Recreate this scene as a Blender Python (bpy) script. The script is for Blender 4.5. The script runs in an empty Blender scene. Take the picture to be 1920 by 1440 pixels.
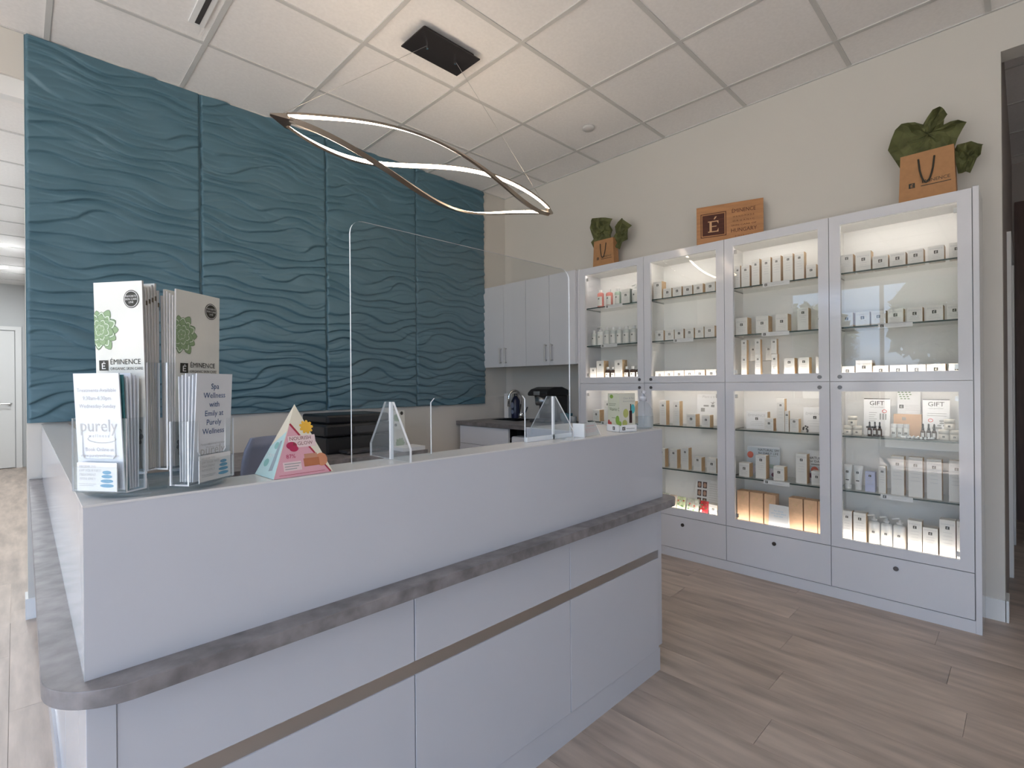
import bpy, bmesh, math, random
import numpy as np
from mathutils import Vector, Matrix
random.seed(7)
sc = bpy.context.scene
COL = sc.collection

# ------------------------------------------------------------------ camera
CAMH = 1.24
FPX = 949.0
def _d(u, v): return Vector(((u - 960) / FPX, (720 - v) / FPX, 1.0))
ax = _d(1926, 712).normalized()
ay = _d(28, 728); ay = (ay - ax * ax.dot(ay)).normalized()
az = ax.cross(ay)
if az.y < 0: az = -az
cam_d = bpy.data.cameras.new('camera'); cam = bpy.data.objects.new('camera', cam_d); COL.objects.link(cam)
cam_d.sensor_width = 36; cam_d.lens = 36 * FPX / 1920; cam_d.clip_start = 0.02
right = Vector((ax.x, ay.x, az.x)); up = Vector((ax.y, ay.y, az.y)); fwd = Vector((ax.z, ay.z, az.z))
cam.matrix_world = Matrix(((right.x, up.x, -fwd.x, 0), (right.y, up.y, -fwd.y, 0), (right.z, up.z, -fwd.z, CAMH), (0, 0, 0, 1)))
sc.camera = cam
# ------------------------------------------------------------------ world, exposure
sc.view_settings.view_transform = 'Standard'; sc.view_settings.look = 'None'
sc.view_settings.gamma = 1; sc.view_settings.use_curve_mapping = False
sc.view_settings.exposure = 0.0
SKY = 5.8
LED = 18.0
sc.cycles.transparent_max_bounces = 28; sc.cycles.max_bounces = 7; sc.cycles.diffuse_bounces = 4; sc.cycles.glossy_bounces = 3; sc.cycles.use_adaptive_sampling = True; sc.cycles.adaptive_threshold = .05
w = bpy.data.worlds.new('sky'); sc.world = w; w.use_nodes = True
nt = w.node_tree; nt.nodes.clear()
wo = nt.nodes.new('ShaderNodeOutputWorld'); bg = nt.nodes.new('ShaderNodeBackground')
tc = nt.nodes.new('ShaderNodeTexCoord'); sp = nt.nodes.new('ShaderNodeSeparateXYZ'); rp = nt.nodes.new('ShaderNodeValToRGB')
nt.links.new(tc.outputs['Generated'], sp.inputs[0]); nt.links.new(sp.outputs['Z'], rp.inputs[0])
rp.color_ramp.elements[0].position = 0.0; rp.color_ramp.elements[0].color = (0.55, 0.56, 0.56, 1)
rp.color_ramp.elements[1].position = 0.06; rp.color_ramp.elements[1].color = (0.50, 0.69, 1.0, 1)
nt.links.new(rp.outputs[0], bg.inputs[0]); bg.inputs[1].default_value = SKY
nt.links.new(bg.outputs[0], wo.inputs[0])
def portal(name, loc, rot, sx, sy):
    l = bpy.data.lights.new(name, 'AREA'); l.shape = 'RECTANGLE'; l.size = sx; l.size_y = sy
    l.cycles.is_portal = True
    o = bpy.data.objects.new(name, l); COL.objects.link(o); o.location = loc; o.rotation_euler = rot
# daylight comes in through the glazed shop fronts at the left and behind the camera
XW, YW, YF, XR, ZC = -3.3, 3.77, -2.8, 3.62, 3.145
portal('window_daylight_left', (XW + 0.02, 0.3, 1.5), (0, math.radians(-90), 0), 2.7, 5.4)
portal('window_daylight_front', (-2.0, YF + 0.02, 1.5), (math.radians(90), 0, 0), 1.4, 2.7)

# sun falls steeply through the left shop front onto the floor beside the desk
sun_d = bpy.data.lights.new('sun', 'SUN'); sun_d.energy = 48; sun_d.angle = .009; sun_d.color = (.97, .97, 1)
sun = bpy.data.objects.new('sun', sun_d); COL.objects.link(sun); sun.location = (-8, 1, 9)
sun.rotation_euler = Vector((.42, -.10, -.90)).to_track_quat('-Z', 'Y').to_euler()

# ------------------------------------------------------------------ materials
MATS = {}
def lin(c):
    if isinstance(c, str):
        c = [int(c[i:i + 2], 16) / 255 for i in (0, 2, 4)]
        c = [x / 12.92 if x <= 0.04045 else ((x + 0.055) / 1.055) ** 2.4 for x in c]
    return tuple(c[:3]) + (1.0,)
def mat(name, col=(.8, .8, .8), rough=.5, metal=0, noise=0, nscale=30, bump=0, bscale=200, emit=0, ecol=None, trans=0, stretch=None, rnd=0, spec=.5, coat=0):
    if name in MATS: return MATS[name]
    m = bpy.data.materials.new(name); m.use_nodes = True
    t = m.node_tree; b = t.nodes['Principled BSDF']
    c = lin(col)
    b.inputs['Base Color'].default_value = c; b.inputs['Roughness'].default_value = rough; b.inputs['Metallic'].default_value = metal
    b.inputs['Specular IOR Level'].default_value = spec; b.inputs['Coat Weight'].default_value = coat
    if trans: b.inputs['Transmission Weight'].default_value = trans
    if emit:
        b.inputs['Emission Color'].default_value = lin(ecol or col); b.inputs['Emission Strength'].default_value = emit
    if noise or bump:
        tcn = t.nodes.new('ShaderNodeTexCoord'); mp = t.nodes.new('ShaderNodeMapping')
        t.links.new(tcn.outputs['Object'], mp.inputs[0])
        if stretch: mp.inputs['Scale'].default_value = stretch
    if noise:
        n = t.nodes.new('ShaderNodeTexNoise'); n.inputs['Scale'].default_value = nscale; n.inputs['Detail'].default_value = 6
        t.links.new(mp.outputs[0], n.inputs[0])
        r = t.nodes.new('ShaderNodeValToRGB'); t.links.new(n.outputs['Fac'], r.inputs[0])
        r.color_ramp.elements[0].position = .3; r.color_ramp.elements[1].position = .7
        r.color_ramp.elements[0].color = tuple(x * (1 - noise) for x in c[:3]) + (1,)
        r.color_ramp.elements[1].color = tuple(min(1, x * (1 + noise)) for x in c[:3]) + (1,)
        last = r.outputs[0]
        if rnd:
            oi = t.nodes.new('ShaderNodeObjectInfo'); mr = t.nodes.new('ShaderNodeMapRange')
            mr.inputs['To Min'].default_value = 1 - rnd; mr.inputs['To Max'].default_value = 1 + rnd
            t.links.new(oi.outputs['Random'], mr.inputs['Value'])
            hs = t.nodes.new('ShaderNodeHueSaturation'); t.links.new(last, hs.inputs['Color']); t.links.new(mr.outputs[0], hs.inputs['Value'])
            last = hs.outputs[0]
            va = t.nodes.new('ShaderNodeVectorMath'); va.operation = 'ADD'
            t.links.new(tcn.outputs['Object'], va.inputs[0])
            vm = t.nodes.new('ShaderNodeMath'); vm.operation = 'MULTIPLY'; vm.inputs[1].default_value = 37
            t.links.new(oi.outputs['Random'], vm.inputs[0]); t.links.new(vm.outputs[0], va.inputs[1]); t.links.new(va.outputs[0], mp.inputs[0])
        t.links.new(last, b.inputs['Base Color'])
    if bump:
        n2 = t.nodes.new('ShaderNodeTexNoise'); n2.inputs['Scale'].default_value = bscale; n2.inputs['Detail'].default_value = 3
        t.links.new(mp.outputs[0], n2.inputs[0])
        bp = t.nodes.new('ShaderNodeBump'); bp.inputs['Strength'].default_value = bump; bp.inputs['Distance'].default_value = .002
        t.links.new(n2.outputs['Fac'], bp.inputs['Height']); t.links.new(bp.outputs[0], b.inputs['Normal'])
    MATS[name] = m
    return m
def clearmat(name, tint=(.96, .98, .97), ior=1.45, rough=0.0, haze=0):
    if name in MATS: return MATS[name]
    m = bpy.data.materials.new(name); m.use_nodes = True; t = m.node_tree; t.nodes.clear()
    o = t.nodes.new('ShaderNodeOutputMaterial'); mx = t.nodes.new('ShaderNodeMixShader'); lw = t.nodes.new('ShaderNodeLayerWeight'); pw = t.nodes.new('ShaderNodeMath'); fr = t.nodes.new('ShaderNodeMath')
    tr = t.nodes.new('ShaderNodeBsdfTransparent'); gl = t.nodes.new('ShaderNodeBsdfGlossy')
    pw.operation = 'POWER'; pw.inputs[1].default_value = 5; fr.operation = 'MULTIPLY_ADD'; f0 = ((ior - 1) / (ior + 1)) ** 2; fr.inputs[1].default_value = .75; fr.inputs[2].default_value = f0
    lw.inputs[0].default_value = .5; t.links.new(lw.outputs['Facing'], pw.inputs[0]); t.links.new(pw.outputs[0], fr.inputs[0]); tr.inputs[0].default_value = lin(tint); gl.inputs['Roughness'].default_value = rough
    t.links.new(fr.outputs[0], mx.inputs[0]); t.links.new(gl.outputs[0], mx.inputs[2])
    if haze:
        df = t.nodes.new('ShaderNodeBsdfDiffuse'); df.inputs[0].default_value = (.9, .92, .93, 1); m2 = t.nodes.new('ShaderNodeMixShader'); m2.inputs[0].default_value = haze
        t.links.new(tr.outputs[0], m2.inputs[1]); t.links.new(df.outputs[0], m2.inputs[2]); t.links.new(m2.outputs[0], mx.inputs[1])
    else: t.links.new(tr.outputs[0], mx.inputs[1])
    t.links.new(mx.outputs[0], o.inputs[0]); MATS[name] = m
    return m
M_wall = mat('greige_paint', (.64, .61, .56), .75, bump=.15, bscale=350)
M_white = mat('white_paint', (.80, .80, .79), .5)
M_ceil = mat('ceiling_tile_board', (.87, .845, .825), .9, noise=.03, nscale=60, bump=.25, bscale=400)
M_tbar = mat('ceiling_grid_metal', (.60, .59, .57), .5)
M_cab = mat('white_gloss_lacquer', (.69, .69, .72), .10, spec=.5)
M_desk = mat('desk_white_gloss', (.575, .585, .63), .12, spec=.5)
M_in = mat('white_melamine_inside', (.82, .81, .79), .45)
M_stone = mat('grey_stone_laminate', (.215, .20, .205), .36, noise=.34, nscale=22, bump=.05)
M_steel = mat('brushed_steel', (.55, .54, .53), .32, 1, stretch=(1, 1, 40), bump=.1, bscale=60)
M_chrome = mat('chrome', (.8, .8, .8), .08, 1)
M_black = mat('black_plastic', (.012, .012, .014), .35)
M_dgrey = mat('dark_grey_plastic', (.05, .05, .055), .4)
M_bronze = mat('dark_bronze_metal', (.045, .04, .042), .42, .6)
M_nickel = mat('brushed_nickel', (.38, .33, .28), .28, 1)
M_led = mat('led_diffuser', (1, .86, .68), .4, emit=30, ecol=(1, .80, .60))
M_ledc = mat('cabinet_led_strip', (1, .95, .88), .4, emit=LED, ecol=(1, .91, .82))
M_down = mat('downlight_lens', (1, .97, .92), .4, emit=12, ecol=(1, .95, .88))
M_glass = clearmat('door_glass', (.97, .975, .97), 1.45)
M_shelf = clearmat('shelf_glass', (.95, .965, .958), 1.45)
M_glassedge = mat('glass_edge_green', (.045, .075, .065), .15)
M_acr = clearmat('clear_acrylic', (.955, .965, .97), 1.42)
M_acredge = mat('acrylic_polished_edge', (.86, .88, .9), .2)
M_acrh = clearmat('hazy_acrylic', (.93, .95, .96), 1.45, haze=.06)
M_paper = mat('white_paper', (.80, .80, .80), .7)
M_carton = mat('cream_carton', (.76, .745, .71), .55)
M_cside = mat('tan_carton_side', (.60, .42, .24), .6, noise=.1, nscale=60)
M_kraft = mat('kraft_paper', (.44, .225, .10), .75, noise=.06, nscale=40)
M_kraft2 = mat('pale_kraft_carton', (.66, .43, .27), .7, noise=.07, nscale=40)
M_ink = mat('dark_olive_ink', (.035, .032, .022), .6)
M_grey = mat('grey_ink', (.34, .34, .33), .6)
M_lgrey = mat('pale_grey_ink', (.52, .52, .52), .6)
M_blue = mat('navy_ink', (.03, .09, .24), .6)
M_lblue = mat('soft_blue_ink', (.12, .34, .52), .6)
M_wood = mat('cedar_board', (.46, .215, .085), .55, noise=.16, nscale=5, stretch=(4, 1, 9))
M_burn = mat('burnt_engraving', (.085, .022, .01), .7, noise=.3, nscale=12, stretch=(1, 1, 8))
M_tissue = mat('olive_tissue_paper', (.110, .115, .040), .8, noise=.25, nscale=18)

# ------------------------------------------------------------------ mesh building
class Fr:
    """flat frame on a surface: o origin, u right, v up"""
    def __init__(s, o, u, v):
        s.o = Vector(o); s.u = Vector(u).normalized(); s.v = Vector(v).normalized(); s.n = s.u.cross(s.v)
    def p(s, a, b, off=0): return s.o + s.u * a + s.v * b + s.n * off
class MB:
    def __init__(s): s.v = []; s.f = []; s.m = []; s.mi = 0
    def mat(s, i): s.mi = i; return s
    def add(s, vs, fs):
        k = len(s.v); s.v += [tuple(x) for x in vs]; s.f += [tuple(i + k for i in f) for f in fs]; s.m += [s.mi] * len(fs); return s
    def box(s, x0, x1, y0, y1, z0, z1, side=None):
        vs = [(x, y, z) for z in (z0, z1) for y in (y0, y1) for x in (x0, x1)]
        fs = [(0, 2, 3, 1), (4, 5, 7, 6), (0, 1, 5, 4), (2, 6, 7, 3), (0, 4, 6, 2), (1, 3, 7, 5)]  # -z +z -y +y -x +x
        k = len(s.m); s.add(vs, fs)
        if side:
            for i, mm in side.items(): s.m[k + i] = mm
        return s
    def fbox(s, fr, a0, a1, b0, b1, c0, c1, side=None):
        vs = [fr.p(a, b, c) for c in (c0, c1) for b in (b0, b1) for a in (a0, a1)]
        fs = [(0, 2, 3, 1), (4, 5, 7, 6), (0, 1, 5, 4), (2, 6, 7, 3), (0, 4, 6, 2), (1, 3, 7, 5)]  # back front bottom top left right
        k = len(s.m); s.add(vs, fs)
        if side:
            for i, mm in side.items(): s.m[k + i] = mm
        return s
    def poly(s, fr, pts, off=.0004): return s.add([fr.p(a, b, off) for a, b in pts], [tuple(range(len(pts)))])
    def rect(s, fr, a0, a1, b0, b1, off=.0004): return s.poly(fr, [(a0, b0), (a1, b0), (a1, b1), (a0, b1)], off)
    def ell(s, fr, a, b, ra, rb, off=.0004, n=18): return s.poly(fr, [(a + ra * math.cos(2 * math.pi * i / n), b + rb * math.sin(2 * math.pi * i / n)) for i in range(n)], off)
    def prism(s, pts, z0, z1, top=None):
        n = len(pts); vs = [(x, y, z0) for x, y in pts] + [(x, y, z1) for x, y in pts]
        fs = [tuple(reversed(range(n))), tuple(range(n, 2 * n))] + [(i, (i + 1) % n, n + (i + 1) % n, n + i) for i in range(n)]
        return s.add(vs, fs)
    def fprism(s, fr, pts, c0, c1, cap=None, edge=None):
        n = len(pts); vs = [fr.p(a, b, c0) for a, b in pts] + [fr.p(a, b, c1) for a, b in pts]
        k = len(s.m)
        s.add(vs, [tuple(reversed(range(n))), tuple(range(n, 2 * n))] + [(i, (i + 1) % n, n + (i + 1) % n, n + i) for i in range(n)])
        if edge is not None:
            for i in range(n): s.m[k + 2 + i] = edge
        return s
    def lathe(s, prof, c, n=20, cap=True):
        cx, cy, cz = c; vs = []; fs = []
        for r, z in prof:
            for i in range(n):
                a = 2 * math.pi * i / n; vs.append((cx + r * math.cos(a), cy + r * math.sin(a), cz + z))
        for j in range(len(prof) - 1):
            for i in range(n):
                i2 = (i + 1) % n; fs.append((j * n + i, j * n + i2, (j + 1) * n + i2, (j + 1) * n + i))
        if cap: fs.append(tuple(reversed(range(n)))); fs.append(tuple(range((len(prof) - 1) * n, len(prof) * n)))
        return s.add(vs, fs)
    def tube(s, path, r, n=8, cap=True, rs=None):
        P = [Vector(p) for p in path]; vs = []; fs = []; prev = None
        for i, p in enumerate(P):
            t = (P[min(i + 1, len(P) - 1)] - P[max(i - 1, 0)]).normalized()
            a = prev if prev is not None else (Vector((0, 0, 1)) if abs(t.z) < .9 else Vector((1, 0, 0)))
            a = (a - t * a.dot(t)).normalized(); prev = a; b = t.cross(a); rr = rs[i] if rs else r
            for k in range(n):
                q = 2 * math.pi * k / n; vs.append(p + (a * math.cos(q) + b * math.sin(q)) * rr)
        for j in range(len(P) - 1):
            for i in range(n): fs.append((j * n + i, j * n + (i + 1) % n, (j + 1) * n + (i + 1) % n, (j + 1) * n + i))
        if cap: fs.append(tuple(reversed(range(n)))); fs.append(tuple(range((len(P) - 1) * n, len(P) * n)))
        return s.add(vs, fs)
    def disc(s, c, n, r, h, seg=16):
        """solid disc at c along direction n"""
        n = Vector(n).normalized(); return s.tube([Vector(c), Vector(c) + n * h], r, seg)
    def text(s, fr, string, size, a, b, align='CENTER', off=.0005, sx=1.0):
        vs, fs = text_geo(string, align)
        return s.add([fr.p(a + x * size * sx, b + y * size, off) for x, y in vs], fs)
    def build(s, name, mats, parent=None, smooth=False, bevel=0, loc=None):
        me = bpy.data.meshes.new(name)
        root = parent
        if parent is not None:
            while root.parent: root = root.parent
            org = Vector(root.location)
            if parent is not root: pass
        elif loc is not None: org = Vector(loc)
        else:
            a = np.array(s.v); org = Vector(((a[:, 0].min() + a[:, 0].max()) / 2, (a[:, 1].min() + a[:, 1].max()) / 2, a[:, 2].min()))
        me.from_pydata([tuple(Vector(p) - org) for p in s.v], [], s.f)
        if not isinstance(mats, (list, tuple)): mats = [mats]
        for m in mats: me.materials.append(m)
        me.polygons.foreach_set('material_index', s.m)
        if smooth: me.polygons.foreach_set('use_smooth', [True] * len(me.polygons))
        me.update()
        o = bpy.data.objects.new(name, me); COL.objects.link(o)
        if parent is not None: o.parent = parent
        else: o.location = org
        if bevel:
            bm = o.modifiers.new('bevel', 'BEVEL'); bm.width = bevel; bm.segments = 2; bm.limit_method = 'ANGLE'
        if smooth == 'auto':
            pass
        return o
_TX = {}
def text_geo(string, align):
    if (string, align) in _TX: return _TX[(string, align)]
    c = bpy.data.curves.new('t', 'FONT'); c.body = string; c.align_x = align; c.resolution_u = 2; c.size = 1
    o = bpy.data.objects.new('t', c); COL.objects.link(o)
    dg = bpy.context.evaluated_depsgraph_get(); me = bpy.data.meshes.new_from_object(o.evaluated_get(dg))
    r = ([(v.co.x, v.co.y) for v in me.vertices], [tuple(p.vertices) for p in me.polygons])
    bpy.data.objects.remove(o); bpy.data.curves.remove(c); bpy.data.meshes.remove(me)
    _TX[(string, align)] = r
    return r
def tag(o, label, cat, group=None):
    o['label'] = label; o['category'] = cat
    if group: o['group'] = group
    return o
def struct(o): o['kind'] = 'structure'; return o
def thing(name, loc, label, cat, group=None):
    e = bpy.data.objects.new(name, None); COL.objects.link(e); e.location = loc; e.empty_display_size = .05
    return tag(e, label, cat, group)
def sthing(name, loc):
    e = bpy.data.objects.new(name, None); COL.objects.link(e); e.location = loc; e['kind'] = 'structure'; return e
def simple(name, mb, mats, label, cat, group=None, **k): return tag(mb.build(name, mats, **k), label, cat, group)

# ------------------------------------------------------------------ floor: planks run along y
M_plank = mat('grey_oak_plank', (.475, .39, .33), .42, noise=.25, nscale=3.4, stretch=(5.5, .8, 1), bump=.12, bscale=30, rnd=.10)
M_sub = mat('floor_joint', (.16, .13, .11), .8)
floor = struct(MB().box(XW - .2, 6.6, YF - .2, 11.3, -.12, -.004).build('floor', M_sub, loc=(0, 0, 0)))
PW, PL = .182, 1.22
pm = MB().box(.0006, PW - .0006, .0006, PL - .0006, -.004, 0)
plank0 = pm.build('plank', M_plank, parent=floor); plank_me = plank0.data
bpy.data.objects.remove(plank0)
nrow = int((XR - XW) / PW) + 1
for i in range(nrow):
    x = XW + i * PW; off = (i * .47) % 1.0 * PL
    y = YF - off
    while y < YW:
        if y + PL > YF:
            o = bpy.data.objects.new('plank', plank_me); COL.objects.link(o); o.parent = floor; o.location = (x, y, 0)
        y += PL
far = MB()
far.box(-1.5, .2, YW, 11.2, -.005, -.001); far.box(XR, 6.5, -1.5, .25, -.005, -.001)
fo = far.build('plank_field', M_plank, parent=floor); fo['kind'] = 'stuff'

# ------------------------------------------------------------------ walls
WT = .13
wb = struct(MB().box(.045, XR + WT, YW, YW + WT, 0, ZC + .02).box(XW - WT, .045, YW, YW + WT, 2.90, ZC + .02).box(XW - WT, -1.25, YW, YW + WT, 0, 2.90).build('wall_back', M_wall, loc=(0, YW, 0)))
wr = struct(MB().box(XR, XR + WT, .085, YW, 0, ZC + .02).box(XR, XR + WT, -1.3, .085, 2.925, ZC + .02).box(XR, XR + WT, YF, -1.3, 0, ZC + .02).build('wall_right', M_wall, loc=(XR, 0, 0)))
wl = struct(MB().box(XW - WT, XW, YF, YW, 0, .12).box(XW - WT, XW, YF, YW, 2.85, ZC + .02).box(XW - WT, XW, 3.0, YW, .12, 2.85).box(XW - WT, XW, YF, -2.4, .12, 2.85).build('wall_left', M_wall, loc=(XW, 0, 0)))
wf = struct(MB().box(XW - WT, XR + WT, YF - WT, YF, 0, .12).box(XW - WT, XR + WT, YF - WT, YF, 2.85, ZC + .02).box(XW - WT, -2.7, YF - WT, YF, .12, 2.85).box(-1.3, XR + WT, YF - WT, YF, .12, 2.85).build('wall_front', M_wall, loc=(0, YF, 0)))
M_alu = mat('aluminium_frame', (.35, .36, .37), .35, .7)
def glazing(name, fr, a0, a1, b0, b1, n):
    f = MB(); st = .05
    for k in range(n + 1):
        a = a0 + (a1 - a0) * k / n; f.fbox(fr, a - st / 2, a + st / 2, b0, b1, -.09, -.03)
    for b in (b0 + st / 2, 2.15, b1 - st / 2): f.fbox(fr, a0, a1, b - st / 2, b + st / 2, -.088, -.032)
    o = struct(f.build(name, M_alu, loc=fr.o))
    g = MB().fbox(fr, a0, a1, b0, b1, -.063, -.057).build('pane', M_glass, parent=o)
glazing('window_1', Fr((XW, -2.4, 0), (0, 1, 0), (0, 0, 1)), 0, 5.4, .12, 2.85, 4)
glazing('window_2', Fr((-1.3, YF, 0), (-1, 0, 0), (0, 0, 1)), 0, 1.4, .12, 2.85, 2)
# corridor beyond the teal wall (left) and dim hall beyond the right opening
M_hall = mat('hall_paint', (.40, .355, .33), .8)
M_corr = mat('corridor_paint', (.62, .63, .63), .7)
struct(MB().box(-1.5, .22, 11.1, 11.2, 0, 2.9).box(.12, .22, YW + WT, 11.1, 0, 2.9).box(-1.6, -1.5, YW + WT, 11.2, 0, 2.9).build('wall_corridor', M_corr, loc=(0, 7, 0)))
cc = struct(MB().box(-1.6, .22, YW + WT, 11.2, 2.86, 2.9).build('ceiling_corridor', M_ceil, loc=(0, 7, 2.86)))
for k in range(1, 12): MB().box(-1.5, .12, YW + .1 + k * .61, YW + .115 + k * .61, 2.853, 2.861).build('grid_bar', M_tbar, parent=cc)
for kd, (x, y) in enumerate(((-.13, 9.6), (-.12, 8.1), (-.6, 6.5), (-.6, 5.2))):
    o = simple('downlight', MB().lathe([(.06, -.012), (.06, 0)], (x, y, 2.862), 20), M_down, '%s round recessed ceiling light in the corridor, counted from its far door' % ('first', 'second', 'third', 'fourth')[kd], 'ceiling light', 'corridor downlights')
    l = bpy.data.lights.new('downlight_lamp', 'AREA'); l.shape = 'DISK'; l.size = .3; l.energy = 22; l.color = (.93, .97, 1)
    lo = bpy.data.objects.new('downlight_lamp', l); COL.objects.link(lo); lo.parent = o; lo.location = (0, 0, -.03)
d1 = sthing('door_1', (-.45, 11.08, 0))
MB().box(-.9, .0, 11.06, 11.1, .01, 2.13).build('leaf', M_white, parent=d1)
MB().box(-.98, -.91, 11.05, 11.1, 0, 2.2).box(.01, .08, 11.05, 11.1, 0, 2.2).box(-.91, .01, 11.05, 11.1, 2.14, 2.2).build('casing', M_white, parent=d1)
h = MB().lathe([(.028, 0), (.028, .012)], (-.06, 11.05, 1.0), 14).tube([(-.055, 11.05, 1.0), (-.055, 11.0, 1.0), (-.17, 11.0, 1.0)], .011, 8)
h.build('handle', M_steel, parent=d1)
# glazed white frame filling the corridor opening above head height
t1 = struct(MB().box(-1.25, .045, YW + .02, YW + .09, 2.80, 2.90).build('trim_1', M_white, loc=(0, YW, 0)))
wh = struct(MB().box(XR + WT, 6.4, .085, .2, 0, ZC).box(6.3, 6.4, -1.4, .085, 0, ZC).box(XR + WT, 6.4, -1.4, -1.3, 0, ZC).build('wall_hall', M_hall, loc=(5, 0, 0)))
ch = struct(MB().box(XR + WT, 6.4, -1.4, .2, ZC, ZC + .05).build('ceiling_hall', M_ceil, loc=(5, 0, ZC)))
for k in range(1, 5): MB().box(XR + WT + .58 * k, XR + WT + .58 * k + .015, -1.3, .085, ZC - .006, ZC).build('grid_bar', M_tbar, parent=ch)
d2 = sthing('door_2', (4.9, .08, 0))
MB().box(4.45, 4.55, .065, .085, 0, 2.17).box(5.35, 5.45, .065, .085, 0, 2.17).box(4.55, 5.35, .065, .085, 2.1, 2.17).build('casing', M_white, parent=d2)
MB().box(4.56, 5.34, .078, .085, .01, 2.09).build('leaf', M_white, parent=d2)
d3 = sthing('door_3', (6.29, -.4, 0))
MB().box(6.28, 6.3, -1.0, .07, 0, 2.8).build('leaf', mat('dark_wood_door', (.10, .055, .045), .5, noise=.2, nscale=6, stretch=(1, 8, 1)), parent=d3)
# baseboards
bbw = MB().box(XR - .014, XR, .082, .16, 0, .11).box(XR - .014, XR + WT, .072, .085, 0, .11)
struct(bbw.build('baseboard_right', M_white, loc=(XR, .1, 0)))
struct(MB().box(.034, .0449, YW - .012, YW + WT, 0, .11).box(.0449, 3.0, YW - .012, YW - .0002, 0, .11).build('baseboard_back', M_white, loc=(0, YW, 0)))

# ------------------------------------------------------------------ suspended ceiling
ceiling = struct(MB().box(XW - WT, XR + WT, YF - WT, YW + WT, ZC + .02, ZC + .08).build('ceiling', M_ceil, loc=(0, 0, ZC)))
gx0, gy0, GX, GY = 2.03, 2.578, .632, .612
xs = sorted([gx0 + GX * k for k in range(-9, 4) if XW + .05 < gx0 + GX * k < XR - .05]); ys = sorted([gy0 + GY * k for k in range(-9, 4) if YF + .05 < gy0 + GY * k < YW - .05])
xe = [XW] + xs + [XR]; ye = [YF] + ys + [YW]
tm = {}
for i in range(len(xe) - 1):
    for j in range(len(ye) - 1):
        a, b, c, d = xe[i], xe[i + 1], ye[j], ye[j + 1]
        key = (round(b - a, 3), round(d - c, 3))
        if key not in tm:
            q = MB().box(-(b - a) / 2 + .009, (b - a) / 2 - .009, -(d - c) / 2 + .009, (d - c) / 2 - .009, .004, .02)
            t0 = q.build('ceiling_tile', M_ceil, loc=(0, 0, 0)); tm[key] = t0.data; bpy.data.objects.remove(t0)
        o = bpy.data.objects.new('ceiling_tile', tm[key]); COL.objects.link(o); o.parent = ceiling; o.location = ((a + b) / 2, (c + d) / 2, 0)
for x in xs: MB().box(x - .012, x + .012, YF, YW, ZC - .002, ZC + .012).build('grid_bar', M_tbar, parent=ceiling)
for y in ys: MB().box(XW, XR, y - .012, y + .012, ZC - .0015, ZC + .011).build('grid_bar', M_tbar, parent=ceiling)
MB().box(XR - .012, XR, YF, YW, ZC - .003, ZC + .01).box(XW, XR, YW - .012, YW, ZC - .003, ZC + .01).build('edge_angle', M_tbar, parent=ceiling)
sv = thing('slot_diffuser', (.62, 2.6, ZC - .004), 'dark linear air slot in a ceiling tile by the teal wall', 'air vent')
MB().box(.655, .725, 2.30, 3.05, ZC - .006, ZC + .004).build('frame', M_white, parent=sv)
MB().box(.680, .702, 2.32, 3.03, ZC - .0075, ZC - .004).build('slot', mat('vent_dark', (.05, .045, .045), .7), parent=sv)
sk = simple('sprinkler_cover', MB().lathe([(.04, -.012), (.045, -.006), (.045, .006)], (3.06, 2.28, ZC - .002), 24), mat('sprinkler_plate', (.62, .61, .6), .4), 'small round grey sprinkler cover plate on the ceiling', 'sprinkler', smooth=True)

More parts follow.
